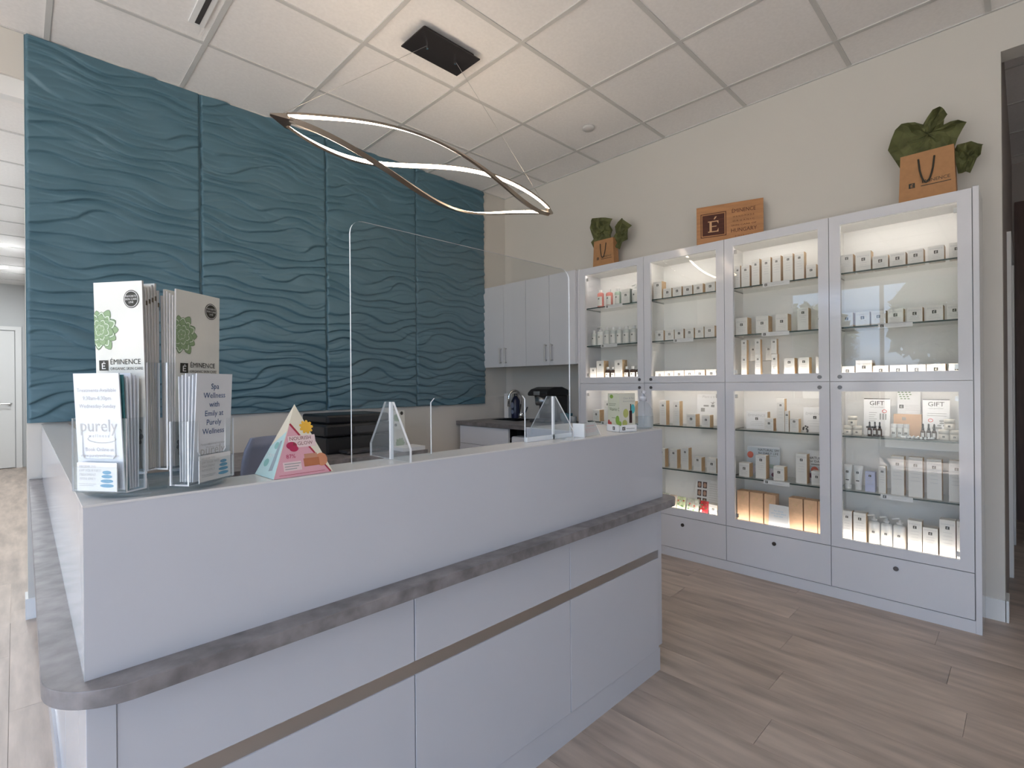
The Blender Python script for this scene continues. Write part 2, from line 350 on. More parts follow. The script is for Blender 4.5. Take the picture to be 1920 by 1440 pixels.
# ------------------------------------------------------------------ teal carved wave panels
M_teal = mat('teal_satin_paint', (.085, .172, .222), .45, bump=.05, bscale=300)
wave = thing('wave_panelling', (1.68, YW, 1.05), 'teal carved wave relief panelling covering the back wall', 'wall panel')
PX = [.045, .868, 1.707, 2.519, 3.325]
MB().box(PX[0], PX[4], YW - .0035, YW - .0002, 1.052, ZC - .004).build('backing_board', M_teal, parent=wave)
rng = np.random.RandomState(3)
for k in range(4):
    x0, x1 = PX[k] + .004, PX[k + 1] - .004; z0, z1 = 1.052, ZC - .004
    nx, nz = 110, 700
    gx = np.linspace(0, 1, nx); gz = np.linspace(z0, z1, nz); Xg, Zg = np.meshgrid(gx * (x1 - x0), gz)
    ph = rng.rand(10) * 6.28
    T = 2 * math.pi
    warp = .34 * np.sin(T * (Xg / .80 + Zg / 1.3) + ph[0]) + .24 * np.sin(T * (Xg / .52 - Zg / .50) + ph[1]) + .22 * np.sin(T * (Xg / 1.5 + Zg / .36) + ph[2]) + .09 * np.sin(T * (Xg / .36 + Zg / .31) + ph[3]) + .12 * np.sin(T * Zg / .23 + ph[4])
    phi = Zg / .078 + warp
    s = np.ceil(phi) - phi
    prof = np.where(s < .87, np.sin(s / .87 * math.pi / 2) ** 1.3, np.cos((s - .87) / .13 * math.pi / 2) ** 1.0)
    amp = .68 + .32 * np.sin(T * (Xg / .62 + Zg / .31) + ph[5]) * np.sin(T * (Xg / .9 - Zg / .5) + ph[6])
    # second finer family of ridges fading in and out
    phi2 = Zg / .047 + .6 * np.sin(T * (Xg / .72 - Zg / .8) + ph[7]) + .35 * np.sin(T * (Xg / .5 + Zg / .4) + ph[8])
    s2 = np.ceil(phi2) - phi2; prof2 = np.where(s2 < .75, np.sin(s2 / .75 * math.pi / 2), np.cos((s2 - .75) / .25 * math.pi / 2))
    hgt = .004 + .022 * prof * amp + .0065 * prof2 * (1.1 - amp)
    edge = np.minimum(1, np.minimum(gx, 1 - gx) * (x1 - x0) / .004)
    hgt = hgt * (0.15 + .85 * edge)[None, :]
    V = np.stack([Xg + x0, YW - .004 - hgt, Zg], -1).reshape(-1, 3) - np.array(wave.location)
    idx = np.arange(nx * nz).reshape(nz, nx)
    Q = np.stack([idx[:-1, :-1], idx[:-1, 1:], idx[1:, 1:], idx[1:, :-1]], -1).reshape(-1, 4)
    me = bpy.data.meshes.new('wave_panel')
    # closed back and rim so that the panel is a solid board
    back = [(x0, YW - .0036, z0), (x1, YW - .0036, z0), (x1, YW - .0036, z1), (x0, YW - .0036, z1)]
    nv = len(V); V = np.vstack([V, np.array(back) - np.array(wave.location)])
    b0, b1, b2, b3 = nv, nv + 1, nv + 2, nv + 3
    faces = Q.tolist() + [[b1, b0, b3, b2], list(idx[0, :][::-1]) + [b0, b1], list(idx[-1, :]) + [b2, b3], list(idx[:, 0]) + [b3, b0], list(idx[::-1, -1]) + [b1, b2]]
    me.from_pydata(V.tolist(), [], faces); me.materials.append(M_teal)
    me.polygons.foreach_set('use_smooth', [True] * len(Q) + [False] * 5); me.update()
    o = bpy.data.objects.new('wave_panel', me); COL.objects.link(o); o.parent = wave

# ------------------------------------------------------------------ reception desk
BY0, BY1, BZ0, BZ1 = 1.105, 1.215, .749, 1.043
desk = thing('reception_desk', (1.0, 1.5, 0), 'white glossy reception desk base with drawer fronts and steel handle rail', 'desk')
DX0, DX1 = .082, 1.985
b = MB(); b.box(DX0 + .03, DX1 - .02, 1.145, 1.75, .06, .718); b.build('carcass', M_desk, parent=desk)
b = MB(); b.box(DX0 + .03, .62, 1.75, 3.74, .06, .718); b.build('carcass', M_desk, parent=desk)
seams = [.122, .735, 1.37, 1.968]
for i in range(3):
    a, c = seams[i] + .0015, seams[i + 1] - .0015
    MB().box(a, c, 1.115, 1.145, .524, .716).build('drawer_front', M_desk, parent=desk, bevel=.0012)
    MB().box(a, c, 1.115, 1.145, .098, .488).build('door_panel', M_desk, parent=desk, bevel=.0012)
MB().box(.122, 1.972, 1.119, 1.145, .488, .5235).build('handle_rail', M_steel, parent=desk)
MB().box(.10, 1.985, 1.120, 1.16, 0, .096).build('kickboard', M_desk, parent=desk)
MB().box(DX0, .1232, 1.113, 1.16, 0, .718).build('corner_post', M_desk, parent=desk, bevel=.0012)
MB().box(1.971, 2.014, 1.126, 1.76, .10, .718).build('end_panel', M_desk, parent=desk, bevel=.001)
for (a, c) in ((1.18, 1.86), (1.864, 2.6), (2.604, 3.7)):
    MB().box(DX0 + .012, DX0 + .03, a, c, .098, .716).build('side_panel', M_desk, parent=desk, bevel=.0012)
MB().box(DX0 + .004, DX0 + .03, 1.165, 3.74, 0, .09).build('side_kickboard', M_desk, parent=desk)
def arc(cx, cy, r, a0, a1, n=8): return [(cx + r * math.cos(math.radians(a0 + (a1 - a0) * i / n)), cy + r * math.sin(math.radians(a0 + (a1 - a0) * i / n))) for i in range(n + 1)]
R1 = .12; R2 = .07
outl = arc(.028 + R1, 1.047 + R1, R1, 180, 270, 36) + arc(2.045 - R2, 1.047 + R2, R2, 270, 360, 20) + [(2.045, 1.78), (.66, 1.78), (.66, YW - .002), (.052, YW - .002)]
wt = MB().prism(outl, .719, .749)
simple('desk_worktop', wt, M_stone, 'grey stone-look worktop ledge with rounded corner around the reception desk', 'worktop', bevel=.0015)
tcn = thing('transaction_counter', (1.0, 1.3, BZ0), 'raised white glossy counter box standing on the grey ledge', 'counter')
MB().prism([(.080, BY0), (1.990, BY0), (1.990, 1.60), (1.66, 1.60), (1.66, BY1), (.19, BY1), (.21, YW - .004), (.103, YW - .004)], BZ0, BZ1 - .004).build('box', M_desk, parent=tcn)
MB().prism([(.079, BY0 - .001), (1.991, BY0 - .001), (1.991, 1.601), (1.66, 1.601), (1.66, BY1), (.19, BY1), (.21, YW - .004), (.102, YW - .004)], BZ1 - .004, BZ1).build('cap_panel', mat('counter_cap_white', (.70, .69, .68), .22), parent=tcn)

# back desk along the wall, with printer and papers
bd = thing('back_desk', (1.4, 3.4, 0), 'dark stone-topped work desk along the back wall behind the reception', 'desk')
MB().box(.68, 2.05, 2.93, YW - .02, .76, .79).build('top', M_stone, parent=bd)
for x in (.72, 1.99): MB().box(x, x + .03, 2.97, YW - .03, 0, .76).build('leg', M_desk, parent=bd)
pr = thing('printer', (1.70, 3.4, .79), 'bulky black office printer on the back desk', 'printer')
P0, P1 = 1.42, 1.97
MB().box(P0 + .02, P1 - .02, 3.18, 3.62, .79, .90).build('body', M_black, parent=pr, bevel=.012)
MB().box(P0, P1, 3.16, 3.62, .905, .985).build('scanner', M_black, parent=pr, bevel=.015)
MB().prism([(P0 + .03, 3.2), (P1 - .06, 3.2), (P1 - .04, 3.58), (P0 + .02, 3.58)], .985, 1.045).build('feeder', M_black, parent=pr, bevel=.015)
MB().box(P0 + .10, P1 - .12, 3.06, 3.18, .80, .815).build('paper_tray', M_dgrey, parent=pr)
MB().box(P0 + .2, P1 - .1, 3.150, 3.162, .925, .965).build('panel', M_dgrey, parent=pr)
simple('paper_stack', MB().box(1.86, 2.04, 2.945, 3.10, .79, .815), M_paper, 'small stack of white paper on the end of the back desk', 'paper stack', bevel=.001)

# office chair
chair = thing('office_chair', (1.0, 2.62, 0), 'blue-grey office chair behind the reception desk', 'chair')
M_chair = mat('blue_grey_chair', (.23, .26, .36), .55, bump=.2, bscale=500)
cb = MB(); n = 12; prof = []
for j in range(9):
    z = .50 + .475 * j / 8; wdt = .19 * (1 - .25 * (j / 8) ** 6) * (.85 + .15 * min(1, j / 3))
    prof.append((z, wdt))
vs = []; fs = []
for sgn, dy in ((0, -.02), (1, .02)):
    for z, wd in prof:
        for i in range(n + 1):
            a = -1 + 2 * i / n; vs.append((1.0 + a * wd, 2.80 + dy - .05 * a * a + .03 * math.sin((z - .5) * 5), z))
N = (n + 1) * 9
for s_ in (0, 1):
    for j in range(8):
        for i in range(n):
            q = s_ * N + j * (n + 1) + i; f = (q, q + 1, q + n + 2, q + n + 1); fs.append(f if s_ == 0 else f[::-1])
for i in range(n):
    fs.append((i + 1, i, N + i, N + i + 1)); t_ = 8 * (n + 1) + i; fs.append((t_, t_ + 1, N + t_ + 1, N + t_))
for j in range(8):
    q = j * (n + 1); fs.append((q, q + n + 1, N + q + n + 1, N + q)); q += n; fs.append((q + n + 1, q, N + q, N + q + n + 1))
cb.add(vs, fs); o = cb.build('backrest', M_chair, parent=chair, smooth=True)
MB().box(.79, 1.21, 2.38, 2.80, .43, .50).build('seat', M_chair, parent=chair, bevel=.03)
MB().tube([(1.0, 2.6, .09), (1.0, 2.6, .43)], .03, 12).build('column', M_black, parent=chair)
MB().tube([(1.0, 2.7, .42), (1.0, 2.84, .44), (1.0, 2.84, .62)], .02, 8).build('back_bracket', M_black, parent=chair)
for k in range(5):
    a = k * 2 * math.pi / 5; e = (1.0 + .27 * math.cos(a), 2.6 + .27 * math.sin(a))
    lg = MB().tube([(1.0, 2.6, .1), (e[0], e[1], .07)], .022, 8, rs=[.026, .016]).build('leg', M_black, parent=chair)
    MB().tube([(e[0] - .012, e[1], .026), (e[0] + .012, e[1], .026)], .026, 12).build('caster', M_black, parent=lg)

# ------------------------------------------------------------------ display cabinets
CX = 3.34
YB = [2.593, 1.996, 1.396, .795, .184]
ORD = ['leftmost', 'second', 'third', 'rightmost']
DZ = {'u': (1.2405, 2.18, 1.289, 2.127), 'l': (.2975, 1.2375, .349, 1.183)}
SHZ = {'u': (1.858, 1.549), 'l': (.930, .620)}
M_lock = mat('lock_metal', (.18, .17, .17), .3, 1)
cab_label = ['leftmost white display cabinet with lit glass doors, next to the kitchen wall cupboards', 'second white display cabinet from the left with lit glass doors', 'third white display cabinet from the left, below the wooden sign', 'rightmost white display cabinet with lit glass doors, below the larger gift bag']
lock_y = {0: 2.035, 1: 1.94, 2: .846, 3: .745}
for i in range(4):
    yb, ya = YB[i], YB[i + 1]      # yb > ya
    c = thing('display_cabinet', (3.48, (ya + yb) / 2, 0), cab_label[i], 'cabinet', 'lit display cabinets along the right wall')
    for y in (ya, yb - .018): MB().box(CX + .022, XR - .004, y, y + .018, .064, 2.178).build('side', M_in if (y == ya and i != 3) or (y != ya and i != 0) else M_cab, parent=c)
    MB().box(XR - .012, XR - .004, ya + .018, yb - .018, .064, 2.178).build('back', M_in, parent=c)
    MB().box(CX + .022, XR - .012, ya + .018, yb - .018, 2.142, 2.178).build('top', M_in, parent=c)
    MB().box(CX + .022, XR - .012, ya + .018, yb - .018, 1.219, 1.256).build('divider', M_in, parent=c)
    MB().box(CX + .022, XR - .012, ya + .018, yb - .018, .284, .320).build('bottom', M_in, parent=c)
    dr = MB().box(CX, CX + .02, ya + .0015, yb - .0015, .066, .2935).build('drawer', M_cab, parent=c, bevel=.001)
    MB().disc((CX + .001, (ya + yb) / 2 + .006, .240), (-1, 0, 0), .012, .006).build('lock', M_lock, parent=dr)
    for q in 'ul':
        z0, z1, oz0, oz1 = DZ[q]; oy0, oy1 = ya + .055, yb - .056
        f = MB(); a0, a1 = ya + .0015, yb - .0015
        f.box(CX, CX + .02, a0, oy0, z0, z1).box(CX, CX + .02, oy1, a1, z0, z1).box(CX, CX + .02, oy0, oy1, z0, oz0).box(CX, CX + .02, oy0, oy1, oz1, z1)
        dn = f.build('glass_door', M_cab, parent=c)
        MB().box(CX + .012, CX + .016, oy0 - .001, oy1 + .001, oz0 - .001, oz1 + .001).build('pane', M_glass, parent=dn)
        MB().disc((CX + .001, lock_y[i], 1.266 if q == 'u' else 1.206), (-1, 0, 0), .011, .007).build('lock', M_lock, parent=dn)
        hy = oy1 - .006 if i in (0, 2) else oy0 + .006
        for hz in (oz0 + .02, oz1 - .035): MB().box(CX + .021, CX + .032, hy - .009, hy + .009, hz - .012, hz + .012).build('hinge', M_steel, parent=dn)
        for z in SHZ[q]:
            s_ = MB(); s_.box(CX + .035, XR - .014, ya + .019, yb - .019, z - .008, z, {4: 1, 2: 1, 3: 1})
            s_.build('glass_shelf', [M_shelf, M_glassedge], parent=c)
        zt = 2.142 if q == 'u' else 1.219; zb = 1.256 if q == 'u' else .320
        MB().box(CX + .024, CX + .034, ya + .03, yb - .03, zt - .008, zt - .0005).build('light_strip', M_ledc, parent=c)
        MB().box(CX + .024, CX + .030, ya + .03, yb - .03, zb + .0005, zb + .009).build('light_strip', M_ledc, parent=c)
    if i == 3: MB().box(CX, XR - .002, .159, .182, 0, 2.186).build('end_panel', M_cab, parent=c, bevel=.001)
    if i == 0: MB().box(CX + .002, XR - .002, 2.595, 2.615, .064, 2.186).build('end_panel', M_cab, parent=c, bevel=.001)
simple('cabinet_plinth', MB().box(CX + .004, CX + .03, .182, 2.60, 0, .062), M_cab, 'long white plinth board under the display cabinets', 'plinth')

# ------------------------------------------------------------------ products in the display cabinets
NTH = ['first', 'second', 'third', 'fourth', 'fifth', 'sixth', 'seventh', 'eighth', 'ninth', 'tenth']
SHN = {'top': 'top', 'mid': 'middle', 'low': 'bottom'}
CABN = ['leftmost', 'second', 'third', 'rightmost']
def where(u, q, sh, k): return '%s from left on the %s %s shelf, %s cabinet' % (NTH[k], 'upper' if q == 'u' else 'lower', SHN[sh], CABN[u - 1])
def emblem(mb, fr, a, b, s, dark=0, light=1, off=.0005):
    mb.mat(dark).rect(fr, a - s, a + s, b - s, b + s, off)
    o2 = off + .0003; mb.mat(light)
    mb.rect(fr, a - .38 * s, a - .16 * s, b - .7 * s, b + .42 * s, o2)
    for bb, wd in ((-.7, .5), (-.2, .36), (.30, .5)): mb.rect(fr, a - .16 * s, a + wd * s, b + bb * s, b + (bb + .17) * s, o2)
    mb.rect(fr, a - .02 * s, a + .26 * s, b + .56 * s, b + .74 * s, o2)
def fx(x, y, z): return Fr((x, y, z), (0, -1, 0), (0, 0, 1))   # frame facing the room (-x), right = -y
rs = random.Random(11)
def carton(u, q, sh, k, y, wd, z, hh, x=3.41, dep=None, kind='c', label=None, front=None, side=None, group=None):
    dep = dep or min(.075, max(.035, wd * .95))
    if kind == 'n': dep = wd
    front = front or M_carton; side = side or M_cside
    fr = fx(x, y, z)
    m = MB(); m.box(x, x + dep, y - wd, y, z, z + hh, {0: 1, 1: 0, 2: 1, 3: 1, 4: 0, 5: 0})
    look = 'tall cream skincare carton' if hh > .12 else ('small cream jar carton' if hh < .1 else 'cream skincare carton')
    if kind == 'k': look = 'tall kraft-brown carton'
    o = simple('skincare_carton', m, [front, side], label or look + ', ' + where(u, q, sh, k), 'carton', group or 'boxed skincare products in the display cabinets', bevel=.0006)
    L = MB(); s = max(.0055, min(.0085, wd * .125)); tall = hh / wd
    eb = hh * (.80 if tall > 1.6 else .60)
    emblem(L, fr, wd / 2, eb, s); L.build('emblem', [M_ink, M_carton] if kind != 'k' else [M_cside, M_kraft2], parent=o)
    T = MB(); 
    T.text(fr, 'ÉMINENCE', wd * .17, wd / 2, eb + s * 1.7 if eb + s * 1.7 + wd * .13 < hh else hh - wd * .14, off=.0004)
    for t in range(3 if tall < 1.6 else 4):
        lw = wd * rs.uniform(.2, .36); bb = eb - s - hh * (.09 if tall > 1.6 else .10) * (t + 1)
        if bb > .004: T.rect(fr, wd / 2 - lw, wd / 2 + lw, bb, bb + .0016)
    T.build('print', M_lgrey if kind != 'k' else M_cside, parent=o)
    # side flap crease in the tan side
    return o
M_wcap = mat('white_bottle_plastic', (.78, .78, .77), .3)
def bottle(u, q, sh, k, y, wd, z, hh, body, cap, label, pump=False, x=3.41, capm=None):
    r = wd / 2; c = (x + r, y - r, z)
    t = thing('bottle', c, label, 'bottle', 'bottled products in the display cabinets')
    MB().lathe([(r * .94, 0), (r, .004), (r, hh * .90), (r * .86, hh * .965), (r * .42, hh)], c, 18).build('body', body, parent=t, smooth=True)
    if pump:
        m = MB(); m.lathe([(r * .5, hh), (r * .5, hh + .012), (r * .22, hh + .014), (r * .22, hh + .026)], c, 14)
        m.tube([(c[0], c[1], c[2] + hh + .031), (c[0], c[1] + r * .2, c[2] + hh + .034), (c[0], c[1] + r * 1.15, c[2] + hh + .027)], .0055, 8)
        m.build('pump', cap, parent=t, smooth=True)
    else: MB().lathe([(r * .5, hh), (r * .5, hh + .022)], c, 14).build('cap', cap, parent=t)
    fr = fx(x - .0006, y, z)
    L = MB().mat(0); n = 7
    def cyl(a): return (c[0] - math.cos(a) * (r + .0006), c[1] - math.sin(a) * (r + .0006))
    vs = []; 
    for b in (hh * .12, hh * .72):
        for i in range(n + 1):
            a = -1.0 + 2.0 * i / n; p = cyl(a); vs.append((p[0], p[1], z + b))
    L.add(vs, [(i, i + 1, n + 2 + i, n + 1 + i) for i in range(n)])
    o = L.build('label', M_carton, parent=t, smooth=True)
    E_ = MB(); emblem(E_, fx(x - .0012, y, z), wd / 2, hh * .58, .0055)
    E_.build('emblem', [M_ink, M_carton], parent=o)
    return t
M_pink = mat('pink_liquid', (.80, .30, .26), .2); M_green = mat('pale_green_liquid', (.50, .62, .52), .2)
M_amber = mat('dark_amber_glass', (.06, .03, .018), .12); M_clearb = mat('frosted_bottle', (.62, .64, .62), .3)
M_lilac = mat('lilac_carton', (.55, .58, .78), .55)
PROD = {
(1,'u','top',1.858):[('pinkb',2.477,.053,.125),('pinkb2',2.394,.056,.117),('greenb',2.31,.052,.113),('greybox',2.234,.076,.117),('pump',2.15,.053,.112)],
(1,'u','mid',1.549):[('bot',2.538,.047,.105),('pump',2.484,.063,.118),('bot',2.417,.054,.122),('bot',2.359,.057,.120),('bot',2.295,.046,.118),('bot',2.237,.059,.116),('bot',2.172,.06,.116)],
(1,'u','low',1.258):[('c',2.546,.064,.111),('c',2.478,.071,.165),('dark',2.404,.047,.107),('dark',2.346,.037,.105),('c',2.302,.071,.166),('dark',2.223,.04,.105),('dark',2.173,.05,.105),('dark',2.115,.04,.106)],
(2,'u','top',1.858):[('c',1.954,.068,.133),('c',1.875,.066,.072),('c',1.8,.069,.072),('c',1.72,.069,.07),('c',1.642,.068,.07),('c',1.556,.068,.07)],
(2,'u','mid',1.549):[('c',1.943,.068,.077),('c',1.863,.07,.076),('c',1.787,.068,.076),('c',1.708,.066,.076),('c',1.633,.062,.078),('c',1.564,.07,.079)],
(2,'u','low',1.258):[('c',1.945,.072,.068),('c',1.87,.073,.069),('c',1.793,.075,.07),('c',1.713,.074,.07),('c',1.637,.072,.071),('c',1.555,.071,.071)],
(1,'l','top',.93):[('c',2.52,.067,.092),('c',2.406,.061,.174),('c',2.29,.066,.09),('c',2.18,.06,.17)],
(2,'l','top',.93):[('c',1.912,.053,.178),('c',1.806,.052,.176),('c',1.701,.067,.087),('c',1.589,.058,.084)],
(2,'l','mid',.62):[('c',1.924,.053,.133),('c',1.833,.057,.135),('c',1.742,.053,.154),('c',1.652,.058,.095),('c',1.555,.066,.098)],
(3,'u','top',1.858):[('c',1.354,.034,.15),('c',1.313,.053,.143),('c',1.248,.049,.173),('c',1.185,.053,.171),('c',1.122,.049,.171),('c',1.057,.053,.171),('c',.994,.052,.17),('c',.931,.053,.083)],
(3,'u','mid',1.549):[('c',1.352,.075,.113),('c',1.224,.076,.111),('c',1.105,.07,.112),('c',.98,.059,.136),('c',.881,.034,.079)],
(3,'u','low',1.258):[('n',1.318,.035,.16),('n',1.231,.034,.16),('n',1.132,.035,.157),('c',1.059,.06,.127),('c',.977,.058,.128),('c',.883,.04,.129)],
(3,'l','top',.93):[('wide',1.312,.134,.115),('c',1.176,.053,.078),('c',1.103,.045,.204),('n',1.056,.022,.129),('c',1.029,.05,.081),('wide',.969,.125,.152)],
(3,'l','mid',.62):[('c',1.338,.066,.089),('c',1.232,.063,.149),('c',1.125,.063,.088),('c',.996,.06,.179),('c',.912,.055,.083)],
(3,'l','low',.322):[('k',1.351,.074,.202),('k',1.271,.081,.203),('k',1.182,.068,.203),('k',1.038,.077,.202),('k',.954,.071,.202),('k',.879,.05,.204)],
(4,'u','top',1.858):[('c',.753,.062,.107),('c',.678,.071,.112),('c',.6,.071,.074),('c',.523,.07,.074),('c',.444,.066,.077),('c',.36,.065,.08),('c',.277,.06,.082)],
(4,'u','mid',1.549):[('c',.755,.061,.082),('c',.682,.067,.08),('c',.608,.066,.079),('c',.533,.068,.08),('c',.45,.066,.079),('c',.372,.071,.08),('c',.287,.06,.079)],
(4,'u','low',1.258):[('c',.757,.068,.068),('c',.683,.077,.099),('c',.602,.07,.067),('c',.526,.073,.067),('c',.448,.075,.067),('c',.369,.075,.068),('c',.281,.06,.068)],
(4,'l','mid',.62):[('tube',.752,.044,.138),('tube',.705,.05,.137),('lilac',.643,.046,.111),('n',.581,.034,.149),('c',.525,.058,.21),('c',.449,.06,.211),('c',.373,.061,.209),('c',.284,.06,.209)],
(4,'l','low',.322):[('c',.757,.05,.172),('c',.7,.06,.171),('pump',.634,.055,.132),('pump',.577,.054,.131),('pump',.522,.06,.132),('c',.454,.06,.172),('c',.391,.062,.146),('c',.323,.063,.2),('c',.256,.05,.202)],
}
for (u, q, sh, z), items in PROD.items():
    z = z + .0005
    for k, (t, y, wd, hh) in enumerate(items):
        wh_ = where(u, q, sh, k)
        if t in 'cn': carton(u, q, sh, k, y, wd, z, hh, kind=t)
        elif t == 'k': carton(u, q, sh, k, y, wd, z, hh, kind='k', front=M_kraft2, side=M_kraft2)
        elif t == 'wide':
            carton(u, q, sh, k, y, wd, z, hh, x=3.47, dep=.05, label='wide white gift carton with leaf print, ' + ('left' if k == 0 else 'right') + ' end of lower top shelf, third cabinet', front=M_paper)
        elif t == 'lilac': carton(u, q, sh, k, y, wd, z, hh, front=M_lilac, side=M_lilac, label='small lilac carton, third from left on the lower middle shelf, rightmost cabinet')
        elif t == 'greybox': carton(u, q, sh, k, y, wd, z, hh, front=M_carton, side=mat('grey_green_carton', (.30, .34, .31), .6), label='grey-sided carton, ' + wh_)
        elif t == 'pinkb': bottle(u, q, sh, k, y, wd, z, hh, M_pink, M_wcap, 'coral pink bottle with white cap, ' + wh_)
        elif t == 'pinkb2': bottle(u, q, sh, k, y, wd, z, hh, M_pink, M_wcap, 'pale pink bottle with white cap, ' + wh_)
        elif t == 'greenb': bottle(u, q, sh, k, y, wd, z, hh, M_green, M_wcap, 'pale green bottle, ' + wh_)
        elif t == 'bot': bottle(u, q, sh, k, y, wd, z, hh, M_clearb, M_wcap, 'frosted bottle, ' + wh_)
        elif t == 'pump': bottle(u, q, sh, k, y, wd, z, hh, M_wcap, M_wcap, 'white pump bottle, ' + wh_, pump=True)
        elif t == 'dark': bottle(u, q, sh, k, y, wd, z, hh * .86, M_amber, M_wcap, 'dark bottle with white cap, ' + wh_)
        elif t == 'tube':
            cx, cy = 3.44, y - wd / 2
            tb = thing('cream_tube', (cx, cy, z), 'white squeeze tube, ' + wh_, 'tube', 'squeeze tubes in the display cabinets')
            m = MB(); n = 14; vs = []; fs = []
            for j in range(6):
                s_ = j / 5; ra = wd / 2 * (.62 + .38 * s_); rb = .018 * (1 - s_ * .93)
                for i in range(n): vs.append((cx + rb * math.cos(6.2832 * i / n), cy + ra * math.sin(6.2832 * i / n), z + .022 + (hh - .022) * s_))
            for j in range(5):
                for i in range(n): fs.append((j * n + i, j * n + (i + 1) % n, (j + 1) * n + (i + 1) % n, (j + 1) * n + i))
            fs += [tuple(reversed(range(n))), tuple(range(5 * n, 6 * n))]
            m.add(vs, fs).build('body', M_wcap, parent=tb, smooth=True)
            MB().lathe([(.015, 0), (.016, .022)], (cx, cy, z), 14).build('cap', M_wcap, parent=tb)
            E_ = MB(); emblem(E_, fx(cx - .0215, cy, z), 0, hh * .72, .006); E_.mat(0).rect(fx(cx - .0215, cy, z), -.008, .008, hh * .36, hh * .40); E_.build('emblem', [M_ink, M_carton], parent=tb)
# stacked slim cartons of the third cabinet (upper part, bottom shelf) on a clear riser
for k, (y, wd, z0, z1, x) in enumerate([(1.317, .035, .1605, .257, 3.41), (1.231, .033, .1605, .255, 3.41), (1.133, .033, .158, .252, 3.41), (1.275, .033, .1205, .213, 3.452), (1.179, .033, .1205, .209, 3.452)]):
    nm = ['leftmost slim carton stacked on another, upper bottom shelf of third cabinet', 'middle slim carton stacked on another, upper bottom shelf of third cabinet', 'rightmost slim carton stacked on another, upper bottom shelf of third cabinet', 'left slim carton raised on clear riser, upper bottom shelf of third cabinet', 'right slim carton raised on clear riser, upper bottom shelf of third cabinet'][k]
    carton(3, 'u', 'low', k, y, wd, 1.2585 + z0, z1 - z0, x=x, kind='n', label=nm)
simple('acrylic_riser', MB().box(3.45, 3.51, 1.12, 1.33, 1.374, 1.378).box(3.45, 3.51, 1.12, 1.124, 1.2565, 1.374).box(3.45, 3.51, 1.326, 1.33, 1.2565, 1.374), M_acr, 'clear acrylic riser behind slim cartons in the third cabinet', 'riser')
# jars, sachets, cards
M_jar = mat('cream_jar', (.74, .70, .62), .35); M_rose = mat('rose_band', (.55, .30, .22), .4)
for k, (y, z, wh_) in enumerate([(.73, .93, 'front left of a left-hand jar pile'), (.685, .93, 'front right of a left-hand jar pile'), (.708, .985, 'on top of a left-hand jar pile'), (.305, .93, 'front left of a right-hand jar pile'), (.262, .93, 'front right of a right-hand jar pile'), (.283, .985, 'on top of a right-hand jar pile')]):
    c = (3.45, y, z + .0005); t = thing('cream_jar', c, 'cream-coloured jar %s, rightmost cabinet' % wh_, 'jar', 'cream jars in the rightmost cabinet')
    MB().lathe([(.020, 0), (.0215, .003), (.0215, .032)], c, 18).build('body', M_jar, parent=t, smooth=True)
    MB().lathe([(.0225, .032), (.0225, .052), (.020, .054)], c, 18).build('lid', M_jar, parent=t, smooth=True)
    E_ = MB(); emblem(E_, fx(3.4275, y, z), 0, .018, .0045); E_.build('emblem', [M_ink, M_carton], parent=t)
for g, y0 in ((0, .608), (1, .375)):
    tray = simple('glass_tray', MB().lathe([(.035, 0), (.042, .004), (.040, .005)], (3.425, y0 - .012, .9305), 24), mat('smoked_glass', (.02, .02, .022), .1), 'dark round tray under dropper bottles, %s of two in rightmost cabinet' % ('left' if g == 0 else 'right'), 'tray', smooth=True)
    for k in range(3):
        yy = y0 + .012 - k * .023; c = (3.415 + .008 * (k % 2), yy, .9358)
        t = thing('dropper_bottle', c, '%s dark dropper bottle on the %s round tray, rightmost cabinet' % (['left', 'middle', 'right'][k], 'left' if g == 0 else 'right'), 'bottle', 'dropper bottles in the rightmost cabinet')
        MB().lathe([(.0095, 0), (.0105, .003), (.0105, .036), (.005, .044)], c, 14).build('body', M_amber, parent=t, smooth=True)
        MB().lathe([(.006, .044), (.006, .054), (.004, .056), (.004, .074), (.001, .078)], c, 12).build('dropper', M_black, parent=t, smooth=True)
        MB().rect(fx(c[0] - .011, yy, .9358), -.006, .006, .008, .030).build('label', M_carton, parent=t)
for k in range(3):
    c = (3.43, .513 - k * .027, .9305); t = thing('clear_jar', c, '%s clear tumbler jar with patterned lid, centre of lower top shelf, rightmost cabinet' % ['left', 'middle', 'right'][k], 'jar', 'clear tumbler jars in the rightmost cabinet')
    MB().lathe([(.0115, 0), (.013, .004), (.013, .055)], c, 14).build('body', M_clearb, parent=t, smooth=True)
    MB().lathe([(.0135, .055), (.0135, .075)], c, 14).build('lid', M_wcap, parent=t)
    E_ = MB(); emblem(E_, fx(3.4165, c[1], .9305), 0, .026, .005); E_.build('emblem', [M_ink, M_carton], parent=t)
def easel(name, y, wd, z, hh, x, draw, mats, label, lean=.02, cat='sign', board=None):
    """upright printed card, leaning back slightly"""
    fr = Fr((x, y, z), (0, -1, 0), (lean, 0, hh))
    t = thing(name, (x, y - wd / 2, z), label, cat)
    MB().fbox(fr, 0, wd, 0, hh, -.003, 0).build('card', board or M_paper, parent=t)
    m = MB(); draw(m, fr); m.build('print', mats, parent=t)
    return t
M_red = mat('red_ink', (.62, .05, .05), .6); M_leaf = mat('leaf_green_ink', (.13, .26, .10), .6)
